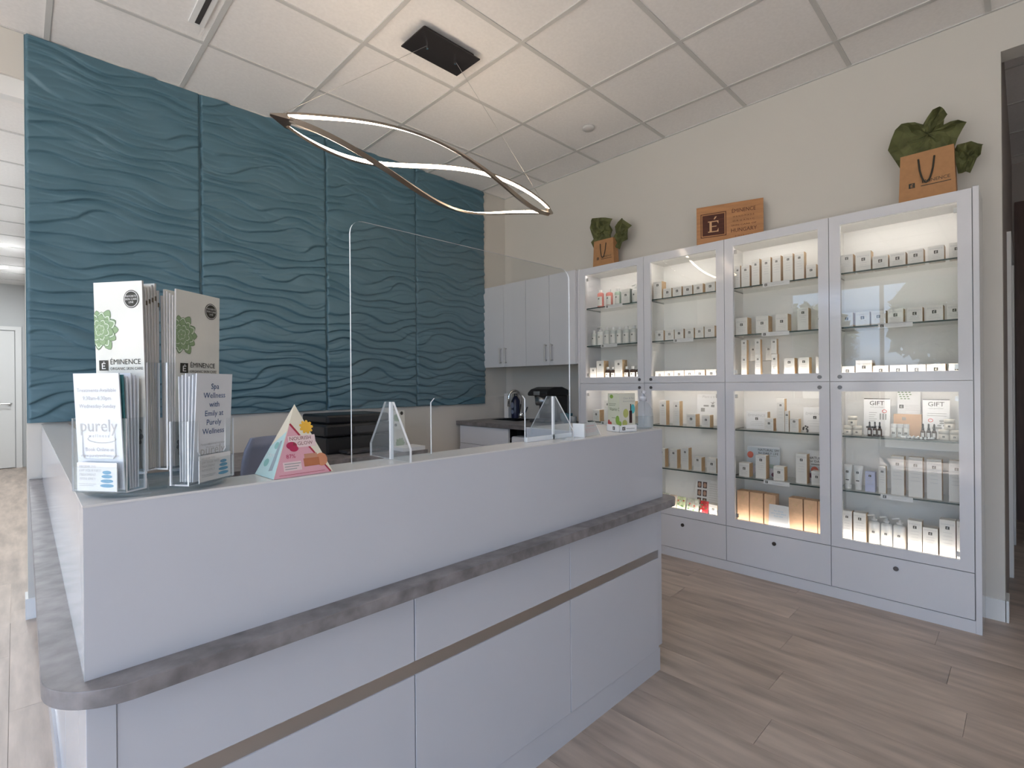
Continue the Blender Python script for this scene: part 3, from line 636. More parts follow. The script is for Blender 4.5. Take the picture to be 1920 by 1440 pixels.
def gift(k):
    def dr(m, fr):
        wd = .122 if k == 0 else .112
        m.mat(1).text(fr, 'GIFT', .034, wd / 2, .172); m.mat(0).text(fr, 'with purchase', .011, wd / 2, .158)
        m.mat(1).rect(fr, 0, wd, .206, .210)
        if k == 0:
            for i in range(5): m.mat(0).rect(fr, .025, .062 - (i % 3) * .006, .128 - i * .012, .1305 - i * .012)
            m.mat(2).ell(fr, .097, .138, .011, .010); m.mat(3).ell(fr, .097, .138, .008, .007, .0006)
            for a in (.075, .088, .1): m.mat(0).rect(fr, a, a + .007, .09, .125)
            for a in (.018, .042): m.mat(1).ell(fr, a, .045, .007, .006)
        else:
            for i in range(2): m.mat(0).rect(fr, .02, .10, .132 - i * .012, .1345 - i * .012)
            m.mat(2).ell(fr, .034, .096, .011, .010); m.mat(3).ell(fr, .034, .096, .008, .007, .0006)
            m.mat(0).rect(fr, .04, .08, .05, .062)
            for i in range(9): a = .07 + .02 * (i % 3); m.mat(0).ell(fr, a + .003 * i % .01, .07 + .012 * (i // 3), .009, .005, .0005 + i * 1e-5)
    return dr
easel('gift_sign', .665, .123, .9305, .21, 3.50, gift(0), [M_grey, M_ink, M_red, M_paper], 'white GIFT card, left of two on the lower top shelf, rightmost cabinet')
easel('gift_sign', .399, .112, .9305, .211, 3.50, gift(1), [M_grey, M_ink, M_red, M_paper], 'white GIFT card, right of two on the lower top shelf, rightmost cabinet')
def leafposter(m, fr):
    emblem(m, fr, .018, .165, .010); m.mat(2)
    for i in range(4): m.rect(fr, .035, .095, .172 - i * .009, .1735 - i * .009)
    m.mat(3)
    for i in range(14): m.ell(fr, .006 + .004 * i, .245 - .012 * (i % 4), .006, .003, .0004 + i * 1e-5, 8)
easel('leaf_poster', .517, .102, .9305, .250, 3.56, leafposter, [M_ink, M_carton, M_lgrey, M_leaf], 'pale card with green leaves standing at the back, rightmost cabinet', cat='card')
kb = simple('kraft_gift_box', MB().box(3.515, 3.552, .404, .527, .9305, 1.054), M_kraft2, 'brown kraft gift box behind the clear jars, rightmost cabinet', 'box', bevel=.001)
E_ = MB(); emblem(E_, fx(3.515, .50, .93), .02, .10, .008); E_.build('emblem', [M_grey, M_kraft2], parent=kb)
# beaded crystal tray overhanging the shelf
bt = thing('beaded_tray', (3.405, .41, .9305), 'round tray edged with clear crystal beads, rightmost cabinet', 'tray')
def plantcard(m, fr):
    m.mat(0).text(fr, 'Plant a tree', .026, .10, .198)
    m.mat(1).rect(fr, .05, .088, .135, .147).rect(fr, .105, .13, .132, .150).rect(fr, .03, .06, .098, .125)
    m.poly(fr, [(.118, .152), (.098, .168), (.116, .163), (.124, .178), (.121, .163), (.138, .172), (.122, .156)])
easel('tree_card', 1.70, .19, .9305, .225, 3.56, plantcard, [M_lgrey, M_grey], 'white card with a tree picture behind cartons, second cabinet', cat='card')
M_skin = mat('portrait_print', (.50, .30, .22), .6); M_hair = mat('portrait_hair', (.10, .06, .05), .6)
def faces(m, fr):
    for r_ in range(3):
        for c_ in range(2):
            a, b = .012 + c_ * .040, .155 - r_ * .058
            m.mat(1).rect(fr, a, a + .030, b, b + .045); m.mat(0).ell(fr, a + .015, b + .022, .0105, .017, .0007)
    m.mat(2)
    for r_ in range(9): m.rect(fr, .10, .10 + .055 + .02 * (r_ % 3), .19 - r_ * .016, .192 - r_ * .016)
easel('result_card', 1.70, .19, .3225, .215, 3.53, faces, [M_skin, M_hair, M_lgrey], 'pale card with six small portrait photos, bottom of the second cabinet', cat='card')
def spf(full):
    def dr(m, fr):
        wd = .205 if full else .125
        m.mat(3).rect(fr, 0, wd, 0, .185 if full else .10)
        m.mat(4)
        for i in range(5 if full else 3): m.ell(fr, .03 + .036 * i, .026 + .02 * (i % 2), .026, .022, .0006 + i * 2e-5)
        m.mat(2).ell(fr, .022 if full else .045, .135 if full else .075, .020, .022, .0009); m.mat(5).ell(fr, .11, .09 if full else .06, .014, .020, .0009).ell(fr, .13 if not full else .10, .075, .02, .008, .001)
        m.mat(6).ell(fr, .155 if full else .10, .07 if full else .03, .022, .014, .001)
        m.mat(7).ell(fr, .025, .04, .014, .014, .0011).ell(fr, .17 if full else .11, .018, .013, .013, .0011)
        a = .135 if full else .075
        m.mat(1).text(fr, 'NATURAL SPF', .021, a, .165 if full else .142, off=.001).text(fr, 'for DAILY LIFE', .020, a, .145 if full else .122, off=.001)
        m.mat(0).rect(fr, a - .05, a + .05, (.135 if full else .105), (.138 if full else .113), .001)
    return dr
SPFM = [M_grey, M_ink, mat('cherry_print', (.60, .14, .09), .6), mat('cool_grey_print', (.55, .60, .64), .6), mat('pale_cloud_print', (.72, .68, .74), .6), mat('yellow_print', (.60, .58, .25), .6), mat('sage_print', (.40, .50, .46), .6), mat('plum_print', (.22, .07, .12), .6)]
easel('sun_care_card', 1.325, .205, .6205, .195, 3.50, spf(True), SPFM, 'NATURAL SPF picture card on the left, lower middle shelf, third cabinet', cat='card')
easel('sun_care_card', .965, .125, .6205, .195, 3.50, spf(False), SPFM, 'NATURAL SPF picture card at right edge, lower middle shelf, third cabinet', cat='card')
# sachets in the second cabinet
SC = [(.60, .62, .52), (.72, .60, .50), (.60, .66, .40), (.62, .05, .06), (.25, .34, .12), (.70, .28, .10)]
for k, (y, wd, hh, ci, nm) in enumerate([(1.90, .055, .11, 0, 'pale sachet at the left end'), (1.838, .055, .104, 1, 'peach sachet second from left'), (1.778, .064, .10, 2, 'lime sachet third from left'), (1.702, .088, .10, 0, 'wide pale sachet in the middle'), (1.604, .057, .096, 3, 'glossy red berry sachet')]):
    fr = Fr((3.395, y, .3225), (0, -1, 0), (.25, 0, 1)); t = thing('sample_sachet', (3.40, y - wd / 2, .3225), nm + ' of the bottom row, second cabinet', 'sachet', 'sample sachets in the second cabinet')
    m = MB(); n = 6; vs = []
    for sg in (1, -1):
        for j in range(n + 1):
            for i in range(n + 1):
                a, b_ = i / n, j / n; vs.append(fr.p(a * wd, b_ * hh, sg * .010 * math.sin(math.pi * a) * math.sin(math.pi * b_)))
    fs = []; N = (n + 1) ** 2
    for j in range(n):
        for i in range(n):
            q_ = j * (n + 1) + i; f = (q_, q_ + 1, q_ + n + 2, q_ + n + 1); fs += [f, tuple(x + N for x in f[::-1])]
    m.add(vs, fs).build('pouch', mat('sachet_%d' % ci, SC[ci], .25, noise=.35, nscale=40), parent=t, smooth=True)
    m = MB()
    for i in range(7):
        a, b_ = rs.uniform(.15, .85) * wd, rs.uniform(.2, .8) * hh; m.mat(i % 3).ell(fr, a, b_, .007, .006, .0125 + i * 1e-4, 8)
    m.build('print', [M_leaf, mat('berry_print', (.6, .12, .08), .5), M_carton], parent=t)
carton(2, 'l', 'low', 5, 1.543, .057, .3225, .079, label='small white carton at the right end of the bottom row, second cabinet')
simple('fruit_bowl_sachet', MB().lathe([(.012, 0), (.02, .01), (.022, .03), (.012, .04)], (3.47, 1.66, .3225), 12), mat('sachet_4', SC[4], .4, noise=.4, nscale=40), 'small green pot behind the red sachet, second cabinet', 'pot', smooth=True)
# folded tent card in the third cabinet
tc_ = thing('tent_card', (3.39, 1.09, .3225), 'white folded tent card before kraft cartons, bottom of third cabinet', 'card')
frt = Fr((3.375, 1.146, .3225), (0, -1, 0), (.12, 0, 1))
m = MB(); m.fbox(frt, 0, .113, 0, .15, -.001, 0); m.build('front_leaf', M_paper, parent=tc_)
frb = Fr((3.411, 1.146, .3225), (0, -1, 0), (-.12, 0, 1)); m = MB(); m.fbox(frb, 0, .113, 0, .15, 0, .001); m.build('rear_leaf', M_paper, parent=tc_)
m = MB(); 
for i, (s_) in enumerate(['For those', 'who care about', 'their skin']): m.text(frt, s_, .014, .056, .108 - i * .016)
m.build('print', mat('pale_blue_ink', (.40, .58, .75), .6), parent=tc_)
# dark stone cluster in the third cabinet
sg_ = MB()
for i in range(9):
    a = rs.uniform(0, 6.28); sg_.lathe([(.001, -.006), (.007, 0), (.001, .006)], (3.42 + .010 * math.cos(a * 3), .945 + .014 * math.cos(a), .9375 + .004 * i), 6, cap=False)
simple('dark_stone_cluster', sg_, M_black, 'cluster of dark glossy stones between cartons, lower top shelf of third cabinet', 'ornament')
# finish the beaded tray
MB().lathe([(.044, 0), (.048, .004)], (3.425, .41, .9305), 24).build('mat', mat('smoked_glass', (.02, .02, .022), .1), parent=bt)
M_crys = mat('crystal_beads', (.80, .82, .82), .08, spec=.8)
for i in range(22):
    a = 2 * math.pi * i / 22; MB().lathe([(.001, -.007), (.005, -.004), (.007, 0), (.005, .004), (.001, .007)], (3.412 + .028 * math.cos(a), .41 + .066 * math.sin(a), .9385), 8, cap=False).build('bead', M_crys, parent=bt, smooth=True)
# shelf strips
for k, (y0, y1, z, nm) in enumerate([(2.36, 2.20, 1.858, 'leftmost cabinet, upper top shelf'), (2.405, 2.25, 1.549, 'leftmost cabinet, upper middle shelf'), (1.775, 1.625, 1.549, 'second cabinet, upper middle shelf'), (1.165, 1.01, 1.858, 'third cabinet, upper top shelf'), (1.175, 1.015, 1.549, 'third cabinet, upper middle shelf'), (.57, .42, 1.549, 'rightmost cabinet, upper middle shelf'), (1.17, 1.02, .62, 'third cabinet, lower middle shelf'), (.565, .425, .62, 'rightmost cabinet, lower middle shelf'), (2.41, 2.25, .93, 'leftmost cabinet, lower top shelf')]):
    fr = fx(3.369, y0, z - .022); wd = y0 - y1
    s_ = simple('shelf_strip', MB().fbox(fr, 0, wd, 0, .026, -.0012, 0).fbox(fr, 0, wd, .0225, .024, -.02, 0), M_paper, 'white printed shelf strip on the front edge, ' + nm, 'label', 'shelf edge strips')
    E_ = MB(); emblem(E_, fr, .018, .013, .0075); E_.build('emblem', [M_ink, M_carton], parent=s_)
    MB().rect(fr, .05, wd * .8, .012, .0135).rect(fr, .05, wd * .7, .008, .009).build('print', M_lgrey, parent=s_)

# ------------------------------------------------------------------ on top of the cabinets
TOPZ = 2.1865
def ribbon(m, pts, wv, th):
    """flat strap along pts (list of Vectors), width vector wv"""
    P = [Vector(p) for p in pts]; vs = []; fs = []; W = Vector(wv)
    for p in P: vs += [p - W, p + W]
    for i in range(len(P) - 1): fs += [(2 * i, 2 * i + 1, 2 * i + 3, 2 * i + 2)]
    return m.add(vs, fs)
def gift_bag(y0, wd, dep, hh, x, label, tissue, sc_=1.0, wl_=None):
    g = thing('gift_bag', (x + dep / 2, y0 - wd / 2, TOPZ), label, 'gift bag', 'kraft gift bags on the display cabinets')
    m = MB(); tp = .006
    A = [(x, y0), (x, y0 - wd), (x + dep, y0 - wd), (x + dep, y0)]; Bp = [(x + tp, y0 - tp * 1.5), (x + tp, y0 - wd + tp * 1.5), (x + dep - tp, y0 - wd + tp * 1.5), (x + dep - tp, y0 - tp * 1.5)]
    m.add([(a, b, TOPZ) for a, b in A] + [(a, b, TOPZ + hh) for a, b in Bp], [(0, 1, 2, 3), (0, 4, 5, 1), (1, 5, 6, 2), (2, 6, 7, 3), (3, 7, 4, 0)])
    o = m.build('bag', M_kraft, parent=g); sm = o.modifiers.new('thick', 'SOLIDIFY'); sm.thickness = .0015
    fr = Fr((x + .0005, y0, TOPZ), (0, -1, 0), (tp, 0, hh))
    P_ = MB(); emblem(P_, fr, wd * .24, hh * .36, .013 * sc_, off=.002); P_.mat(0).text(fr, 'ÉMINENCE', .024 * sc_, wd * .66, hh * .37, off=.002).rect(fr, wd * .4, wd * .92, hh * .31, hh * .325, .002)
    P_.build('print', [M_ink, M_kraft], parent=g)
    hd = MB(); pts = []
    c0, c1 = wd * .36, wd * .64
    for i in range(13):
        s_ = i / 12; a = c0 + (c1 - c0) * s_; b_ = hh * .86 - hh * .50 * math.sin(math.pi * s_) ** .6
        pts.append(fr.p(a, b_, .006 + .006 * math.sin(math.pi * s_)))
    hd.tube(pts, .004 * sc_, 8).build('handle', M_ink, parent=g)
    for outline, xo in tissue:
        n = len(outline); T = MB()
        cyx = sum(a for a, b_ in outline) / n; cz = sum(b_ for a, b_ in outline) / n
        # crumpled sheet: three rings with folds
        vs = []; fs = []
        K = 4
        sub = []
        for i in range(n):
            a0, b0 = outline[i]; a1, b1 = outline[(i + 1) % n]
            for t_ in range(3): sub.append((a0 + (a1 - a0) * t_ / 3, b0 + (b1 - b0) * t_ / 3))
        ns = len(sub)
        for r_ in range(K + 1):
            f_ = r_ / K
            for i, (a, b_) in enumerate(sub):
                dx = .022 * f_ * math.sin(i * 2.1 + xo * 40) * (.4 + .6 * f_) + .012 * math.sin(r_ * 2.3 + i * .9) - .03 * f_ * f_ * .5
                zz = cz + (b_ - cz) * f_; yy_ = cyx + (a - cyx) * f_
                if zz < hh + .01 and -.01 < yy_ < wd + .005: dx = max(dx, .014 - xo); dx = min(dx, dep - .014 - xo)
                vs.append((x + xo + dx, y0 - (cyx + (a - cyx) * f_), TOPZ + cz + (b_ - cz) * f_))
        for r_ in range(K):
            for i in range(ns): fs.append((r_ * ns + i, r_ * ns + (i + 1) % ns, (r_ + 1) * ns + (i + 1) % ns, (r_ + 1) * ns + i))
        T.add(vs, fs); o = T.build('tissue_paper', M_tissue, parent=g); sm = o.modifiers.new('thick', 'SOLIDIFY'); sm.thickness = .0012
    return g
gift_bag(2.535, .205, .075, .235, 3.45, 'small kraft gift bag with green tissue on the leftmost display cabinet',
    [([(-.045, .41), (.03, .435), (.165, .40), (.18, .30), (.17, .17), (.0, .16), (-.02, .27)], .03), ([(.19, .28), (.255, .385), (.335, .31), (.31, .20), (.22, .14), (.18, .18)], .05)], .8)
gift_bag(.483, .235, .085, .265, 3.43, 'larger kraft gift bag with green tissue on the rightmost display cabinet',
    [([(-.052, .335), (.01, .455), (.10, .425), (.17, .485), (.20, .44), (.185, .385), (.275, .37), (.225, .25), (.12, .21), (.0, .22)], .03), ([(.225, .25), (.27, .27), (.335, .245), (.325, .19), (.285, .115), (.24, .12)], .055)], 1.0)
# wooden sign, angled on the cabinet top
sl, sr = Vector((3.42, 1.62, TOPZ)), Vector((3.545, 1.218, TOPZ))
frs = Fr(sl, sr - sl, (0, 0, 1)); sw = (sr - sl).length; shh = .276
sgn = thing('wooden_sign', tuple((sl + sr) / 2), 'cedar board sign with burnt square emblem and lettering above third cabinet', 'sign')
MB().fbox(frs, 0, sw, 0, shh, -.018, 0).build('board', M_wood, parent=sgn, bevel=.0015)
P_ = MB(); a, b_, s_ = sw * .262, shh * .515, shh * .30
P_.mat(0)
for (q0, q1, r0, r1) in ((-1, 1, .94, 1), (-1, 1, -1, -.94), (-1, -.94, -1, 1), (.94, 1, -1, 1)): P_.rect(frs, a + q0 * s_, a + q1 * s_, b_ + r0 * s_, b_ + r1 * s_)
P_.rect(frs, a - .86 * s_, a + .86 * s_, b_ - .86 * s_, b_ + .86 * s_)
P_.mat(1)
P_.rect(frs, a - .30 * s_, a - .12 * s_, b_ - .55 * s_, b_ + .30 * s_, .001).rect(frs, a - .42 * s_, a + .40 * s_, b_ - .60 * s_, b_ - .52 * s_, .001).rect(frs, a - .42 * s_, a + .40 * s_, b_ + .25 * s_, b_ + .33 * s_, .001).rect(frs, a - .12 * s_, a + .25 * s_, b_ - .16 * s_, b_ - .09 * s_, .001)
P_.poly(frs, [(a + .28 * s_, b_ - .52 * s_), (a + .40 * s_, b_ - .52 * s_), (a + .40 * s_, b_ - .30 * s_)], .001).poly(frs, [(a + .40 * s_, b_ + .25 * s_), (a + .28 * s_, b_ + .25 * s_), (a + .40 * s_, b_ + .06 * s_)][::-1], .001).poly(frs, [(a + .02 * s_, b_ + .46 * s_), (a + .12 * s_, b_ + .46 * s_), (a + .28 * s_, b_ + .68 * s_), (a + .14 * s_, b_ + .68 * s_)], .001)
P_.mat(0); c0 = sw * .715
for tx, sz, bb, sxx in (('ÉMINENCE', .036, .205, .86), ('H A N D M A D E', .015, .172, 1.15), ('O R G A N I C', .015, .143, 1.45), ('SKIN CARE OF', .015, .114, 1.6), ('HUNGARY', .036, .073, .92), ('S I N C E  1 9 5 8', .013, .042, 1.15)):
    P_.text(frs, tx, sz, c0, bb, sx=sxx)
P_.build('engraving', [M_burn, mat('pale_cedar', (.62, .36, .19), .6)], parent=sgn)

# ------------------------------------------------------------------ kitchenette
KX = 3.31
uy = [3.765, 3.475, 3.185, 2.90, 2.617]
for k in range(2):
    y1, ym, y0 = uy[2 * k], uy[2 * k + 1], uy[2 * k + 2]
    c = thing('wall_cupboard', (3.45, (y0 + y1) / 2, 1.405), ('left' if k == 0 else 'right') + ' white two-door wall cupboard above the sink counter', 'cupboard', 'kitchenette wall cupboards')
    MB().box(KX + .021, XR - .002, y0, y1, 1.405, 2.18).build('body', M_cab, parent=c)
    for a, b_, hy in ((ym, y1, ym + .035), (y0, ym, ym - .035)):
        d_ = MB().box(KX, KX + .02, a + .0015, b_ - .0015, 1.402, 2.182).build('door', M_cab, parent=c, bevel=.001)
        MB().tube([(KX - .0, hy, 1.445), (KX - .03, hy, 1.445)], .005, 8).tube([(KX - .0, hy, 1.575), (KX - .03, hy, 1.575)], .005, 8).tube([(KX - .03, hy, 1.435), (KX - .03, hy, 1.585)], .006, 10).build('handle', M_steel, parent=d_)
KF = 2.95; KZ = .90
simple('kitchen_worktop', MB().box(KF, 3.338, 2.585, 3.25, KZ - .035, KZ).box(3.338, XR - .002, 2.617, 3.25, KZ - .035, KZ).box(KF, 3.25, 3.25, 3.64, KZ - .035, KZ).box(3.53, XR - .002, 3.25, 3.64, KZ - .035, KZ).box(KF, XR - .002, 3.64, YW - .016, KZ - .035, KZ), mat('dark_stone_worktop', (.17, .155, .155), .35, noise=.3, nscale=16), 'dark grey stone-look kitchenette worktop with sink', 'worktop')
bc = thing('base_cupboard', (3.3, 3.4, 0), 'white drawer base cupboard under the sink worktop', 'cupboard')
MB().box(KF + .04, XR - .002, 3.07, YW - .016, .1, .66).build('body', M_cab, parent=bc)
for z0, z1 in ((.70, .860), (.42, .697), (.11, .417)):
    d_ = MB().box(KF + .018, KF + .038, 3.072, YW - .05, z0, z1).build('drawer', M_cab, parent=bc, bevel=.001)
    if z0 < .6: MB().tube([(KF + .0, 3.36, z0 + .08), (KF + .0, 3.52, z0 + .08)], .006, 8).tube([(KF + .018, 3.37, z0 + .08), (KF, 3.37, z0 + .08)], .004, 6).tube([(KF + .018, 3.51, z0 + .08), (KF, 3.51, z0 + .08)], .004, 6).build('handle', M_steel, parent=d_)
MB().box(KF + .06, XR - .02, 3.07, YW - .02, 0, .1).build('plinth', M_cab, parent=bc)
fz = thing('mini_fridge', (3.3, 2.83, 0), 'white undercounter fridge next to the drawer cupboard', 'fridge')
MB().box(KF + .08, XR - .03, 2.64, 3.05, .02, .80).build('body', M_cab, parent=fz, bevel=.01)
MB().box(KF + .03, KF + .078, 2.64, 3.05, .03, .80).build('door', M_cab, parent=fz, bevel=.012)
simple('worktop_end_panel', MB().box(KF + .01, 3.336, 2.588, 2.62, 0, KZ - .036), M_cab, 'white end panel under the kitchenette worktop', 'panel')
sk_ = thing('sink', (3.39, 3.44, KZ), 'small stainless sink set into the dark worktop', 'sink')
s0, s1, t0, t1 = 3.25, 3.53, 3.25, 3.64; bz = KZ - .16
MB().box(s0, s1, t0, t0 + .01, bz, KZ + .002).box(s0, s1, t1 - .01, t1, bz, KZ + .002).box(s0, s0 + .01, t0 + .01, t1 - .01, bz, KZ + .002).box(s1 - .01, s1, t0 + .01, t1 - .01, bz, KZ + .002).box(s0, s1, t0, t1, bz - .01, bz).build('basin', M_chrome, parent=sk_)
MB().lathe([(.03, 0), (.03, .004)], (3.39, 3.44, bz), 16).build('drain', M_steel, parent=sk_)
fc = thing('faucet', (3.56, 3.50, KZ), 'tall chrome gooseneck faucet behind the sink', 'faucet')
pts = [(3.56, 3.50, KZ), (3.56, 3.50, KZ + .20)] + [(3.56 - .055 * (1 - math.cos(t)), 3.50 + .05 * (1 - math.cos(t)) * .6, KZ + .20 + .075 * math.sin(t)) for t in np.linspace(.2, math.pi, 10)] + [(3.45, 3.56, KZ + .12)]
MB().tube(pts, .013, 12).build('spout', M_chrome, parent=fc, smooth=True)
MB().lathe([(.026, 0), (.024, .05), (.018, .055)], (3.56, 3.50, KZ), 16).build('base', M_chrome, parent=fc, smooth=True)
MB().tube([(3.56, 3.485, KZ + .05), (3.54, 3.42, KZ + .06), (3.53, 3.38, KZ + .12)], .008, 8).build('lever', M_chrome, parent=fc)
db = thing('soap_bottle', (3.565, 3.58, KZ), 'dark navy bottle behind the faucet', 'bottle')
MB().lathe([(.042, 0), (.044, .01), (.044, .17), (.025, .205), (.016, .22)], (3.565, 3.58, KZ + .001), 18).build('body', mat('navy_bottle', (.012, .016, .05), .25), parent=db, smooth=True)
MB().lathe([(.018, .22), (.018, .245)], (3.565, 3.58, KZ + .001), 12).build('cap', M_black, parent=db)
MB().ell(fx(3.519, 3.58, KZ), 0, .13, .022, .03).ell(fx(3.519, 3.58, KZ), 0, .065, .02, .022).build('label', mat('blue_grey_label', (.22, .26, .36), .5), parent=db)
simple('paper_towel_box', MB().box(3.54, 3.60, 3.66, 3.72, KZ + .0005, KZ + .245), M_white, 'tall narrow white dispenser box in the worktop corner', 'box', bevel=.002)
kc = thing('coffee_maker', (3.40, 3.0, KZ), 'black single-cup coffee maker with silver front on the kitchenette worktop', 'coffee maker')
k0, k1 = 2.90, 3.12
MB().box(3.40, 3.56, k0, k1, KZ + .001, KZ + .24).build('body', M_black, parent=kc, bevel=.02)
hb = MB(); prof = [(3.26, .235), (3.26, .262), (3.30, .292), (3.38, .312), (3.48, .312), (3.56, .285), (3.56, .235)]
hb.add([(x, k0 - .005, KZ + z) for x, z in prof] + [(x, k1 + .005, KZ + z) for x, z in prof], [tuple(range(7)), tuple(reversed(range(7, 14)))] + [(i, i + 7, (i + 1) % 7 + 7, (i + 1) % 7) for i in range(7)])
hb.build('lid', M_black, parent=kc, bevel=.01)
MB().lathe([(.058, .15), (.066, .165), (.072, .235)], (3.335, 3.01, KZ), 24).build('brew_head', mat('dark_silver', (.25, .26, .27), .25, .9), parent=kc, smooth=True)
MB().box(3.253, 3.26, 2.975, 3.045, KZ + .24, KZ + .275).build('handle', M_steel, parent=kc, bevel=.003)
MB().box(3.26, 3.42, k0 + .02, k1 - .02, KZ + .001, KZ + .03).build('drip_tray', M_dgrey, parent=kc, bevel=.006)
simple('teal_bowl', MB().lathe([(.03, 0), (.05, .03), (.055, .085), (.05, .086), (.044, .03)], (3.36, 2.76, KZ + .001), 20), mat('teal_ceramic', (.06, .16, .20), .3), 'teal round bowl beside the coffee maker', 'bowl', smooth=True)
simple('grey_canister', MB().lathe([(.03, 0), (.03, .06), (.026, .065)], (3.34, 2.67, KZ + .001), 16), mat('grey_ceramic', (.3, .32, .33), .4), 'small grey canister at the worktop end by the display cabinet', 'canister', smooth=True)

# ------------------------------------------------------------------ items on the raised counter
CZ = BZ1 + .0005
# acrylic shield with pass-through slot
sh = thing('acrylic_shield', (1.03, 1.19, CZ), 'large clear acrylic sneeze shield with pass-through slot on the counter', 'shield')
fs_ = Fr((.602, 1.192, CZ), (1, 0, 0), (0, 0, 1)); W_, H_ = .866, .615
sl0, sl1, slh = .242, .626, .158
rr = .035
pl = [(0, 0), (sl0, 0), (sl0, slh - .012), (sl0 + .012, slh), (sl1 - .012, slh), (sl1, slh - .012), (sl1, 0), (W_, 0)] + [(W_ - rr + rr * math.cos(t), H_ - rr + rr * math.sin(t)) for t in np.linspace(0, math.pi / 2, 6)] + [(rr - rr * math.sin(t), H_ - rr + rr * math.cos(t)) for t in np.linspace(0, math.pi / 2, 6)]
m = MB(); m.fprism(fs_, pl, 0, .005, edge=1); m.build('panel', [M_acr, M_acredge], parent=sh)
for xx in (.712, 1.366):
    fb = Fr((xx, 1.192, CZ), (0, -1, 0), (0, 0, 1))
    m = MB(); pts = [(-.10, 0), (.10, 0), (.10, .035), (.02, .152), (-.02, .152), (-.10, .035)]
    m.fprism(fb, pts, -.003, .003, edge=1); ft = m.build('foot', [M_acrh, M_acredge], parent=sh)
    MB().box(xx - .0045, xx + .0045, 1.180, 1.1865, CZ, CZ + .152).build('joint_strip', M_acredge, parent=ft)
MB().box(1.229, 1.466, 1.180, 1.1865, CZ, CZ + .016).build('base_strip', M_acredge, parent=sh)
# rotating brochure carousel
CC = Vector((.205, 1.222, 0)); AL = math.radians(36)
uR = Vector((math.cos(AL), math.sin(AL), 0)); nR = Vector((math.sin(AL), -math.cos(AL), 0))   # right face
uL = Vector((math.sin(AL), -math.cos(AL), 0)); nL = Vector((-math.cos(AL), -math.sin(AL), 0))  # left face
hol = thing('brochure_carousel', (CC.x, CC.y, CZ), 'clear acrylic four-sided brochure holder on the left counter corner', 'brochure holder')
MB().lathe([(.115, 0), (.118, .004), (.118, .008), (.112, .010)], (CC.x, CC.y, CZ), 40).build('turntable', [M_acrh], parent=hol, smooth=True)
z1_ = CZ + .012
def pocket(fr, w_, d_, hf, hb, notch=True, name='pocket'):
    """open-topped acrylic pocket: front plate with notch, sides, bottom"""
    p = MB(); t_ = .003
    if notch: pl = [(0, 0), (w_, 0), (w_, hf), (w_ * .80, hf), (w_ * .80, hf * .50), (w_ * .76, hf * .45), (w_ * .24, hf * .45), (w_ * .20, hf * .50), (w_ * .20, hf), (0, hf)]
    else: pl = [(0, 0), (w_, 0), (w_, hf), (0, hf)]
    p.fprism(fr, pl, -t_, 0, edge=1)
    p.fbox(fr, 0, t_, 0, hf, -d_, -t_, {3: 1, 0: 1, 2: 1}); p.fbox(fr, w_ - t_, w_, 0, hf, -d_, -t_, {3: 1, 0: 1, 2: 1}); p.fbox(fr, 0, w_, 0, t_, -d_, -t_, {5: 1, 4: 1})
    p.fbox(fr, 0, w_, 0, hb, -d_ - t_, -d_, {3: 1, 4: 1, 5: 1})
    return p.build(name, [M_acr, M_acredge], parent=hol)
def face_frame(n_, u_, dist, w_, z): 
    o = CC + n_ * dist - u_ * (w_ / 2); return Fr((o.x, o.y, z), u_, (0, 0, 1))
fL = face_frame(nL, uL, .124, .112, z1_); fR = face_frame(nR, uR, .122, .118, z1_)
pocket(fL, .112, .038, .13, .13); pocket(fR, .118, .038, .12, .12)
for n_, u_ in ((-nL, -uL), (-nR, -uR)): pocket(face_frame(n_, u_, .124, .112, z1_), .112, .038, .13, .13)
fL2 = face_frame(nL, uL, .080, .108, z1_ + .03); fR2 = face_frame(nR, uR, .078, .118, z1_ + .03)
pocket(fL2, .108, .026, .20, .20, False, 'rear_pocket'); pocket(fR2, .118, .026, .20, .20, False, 'rear_pocket')
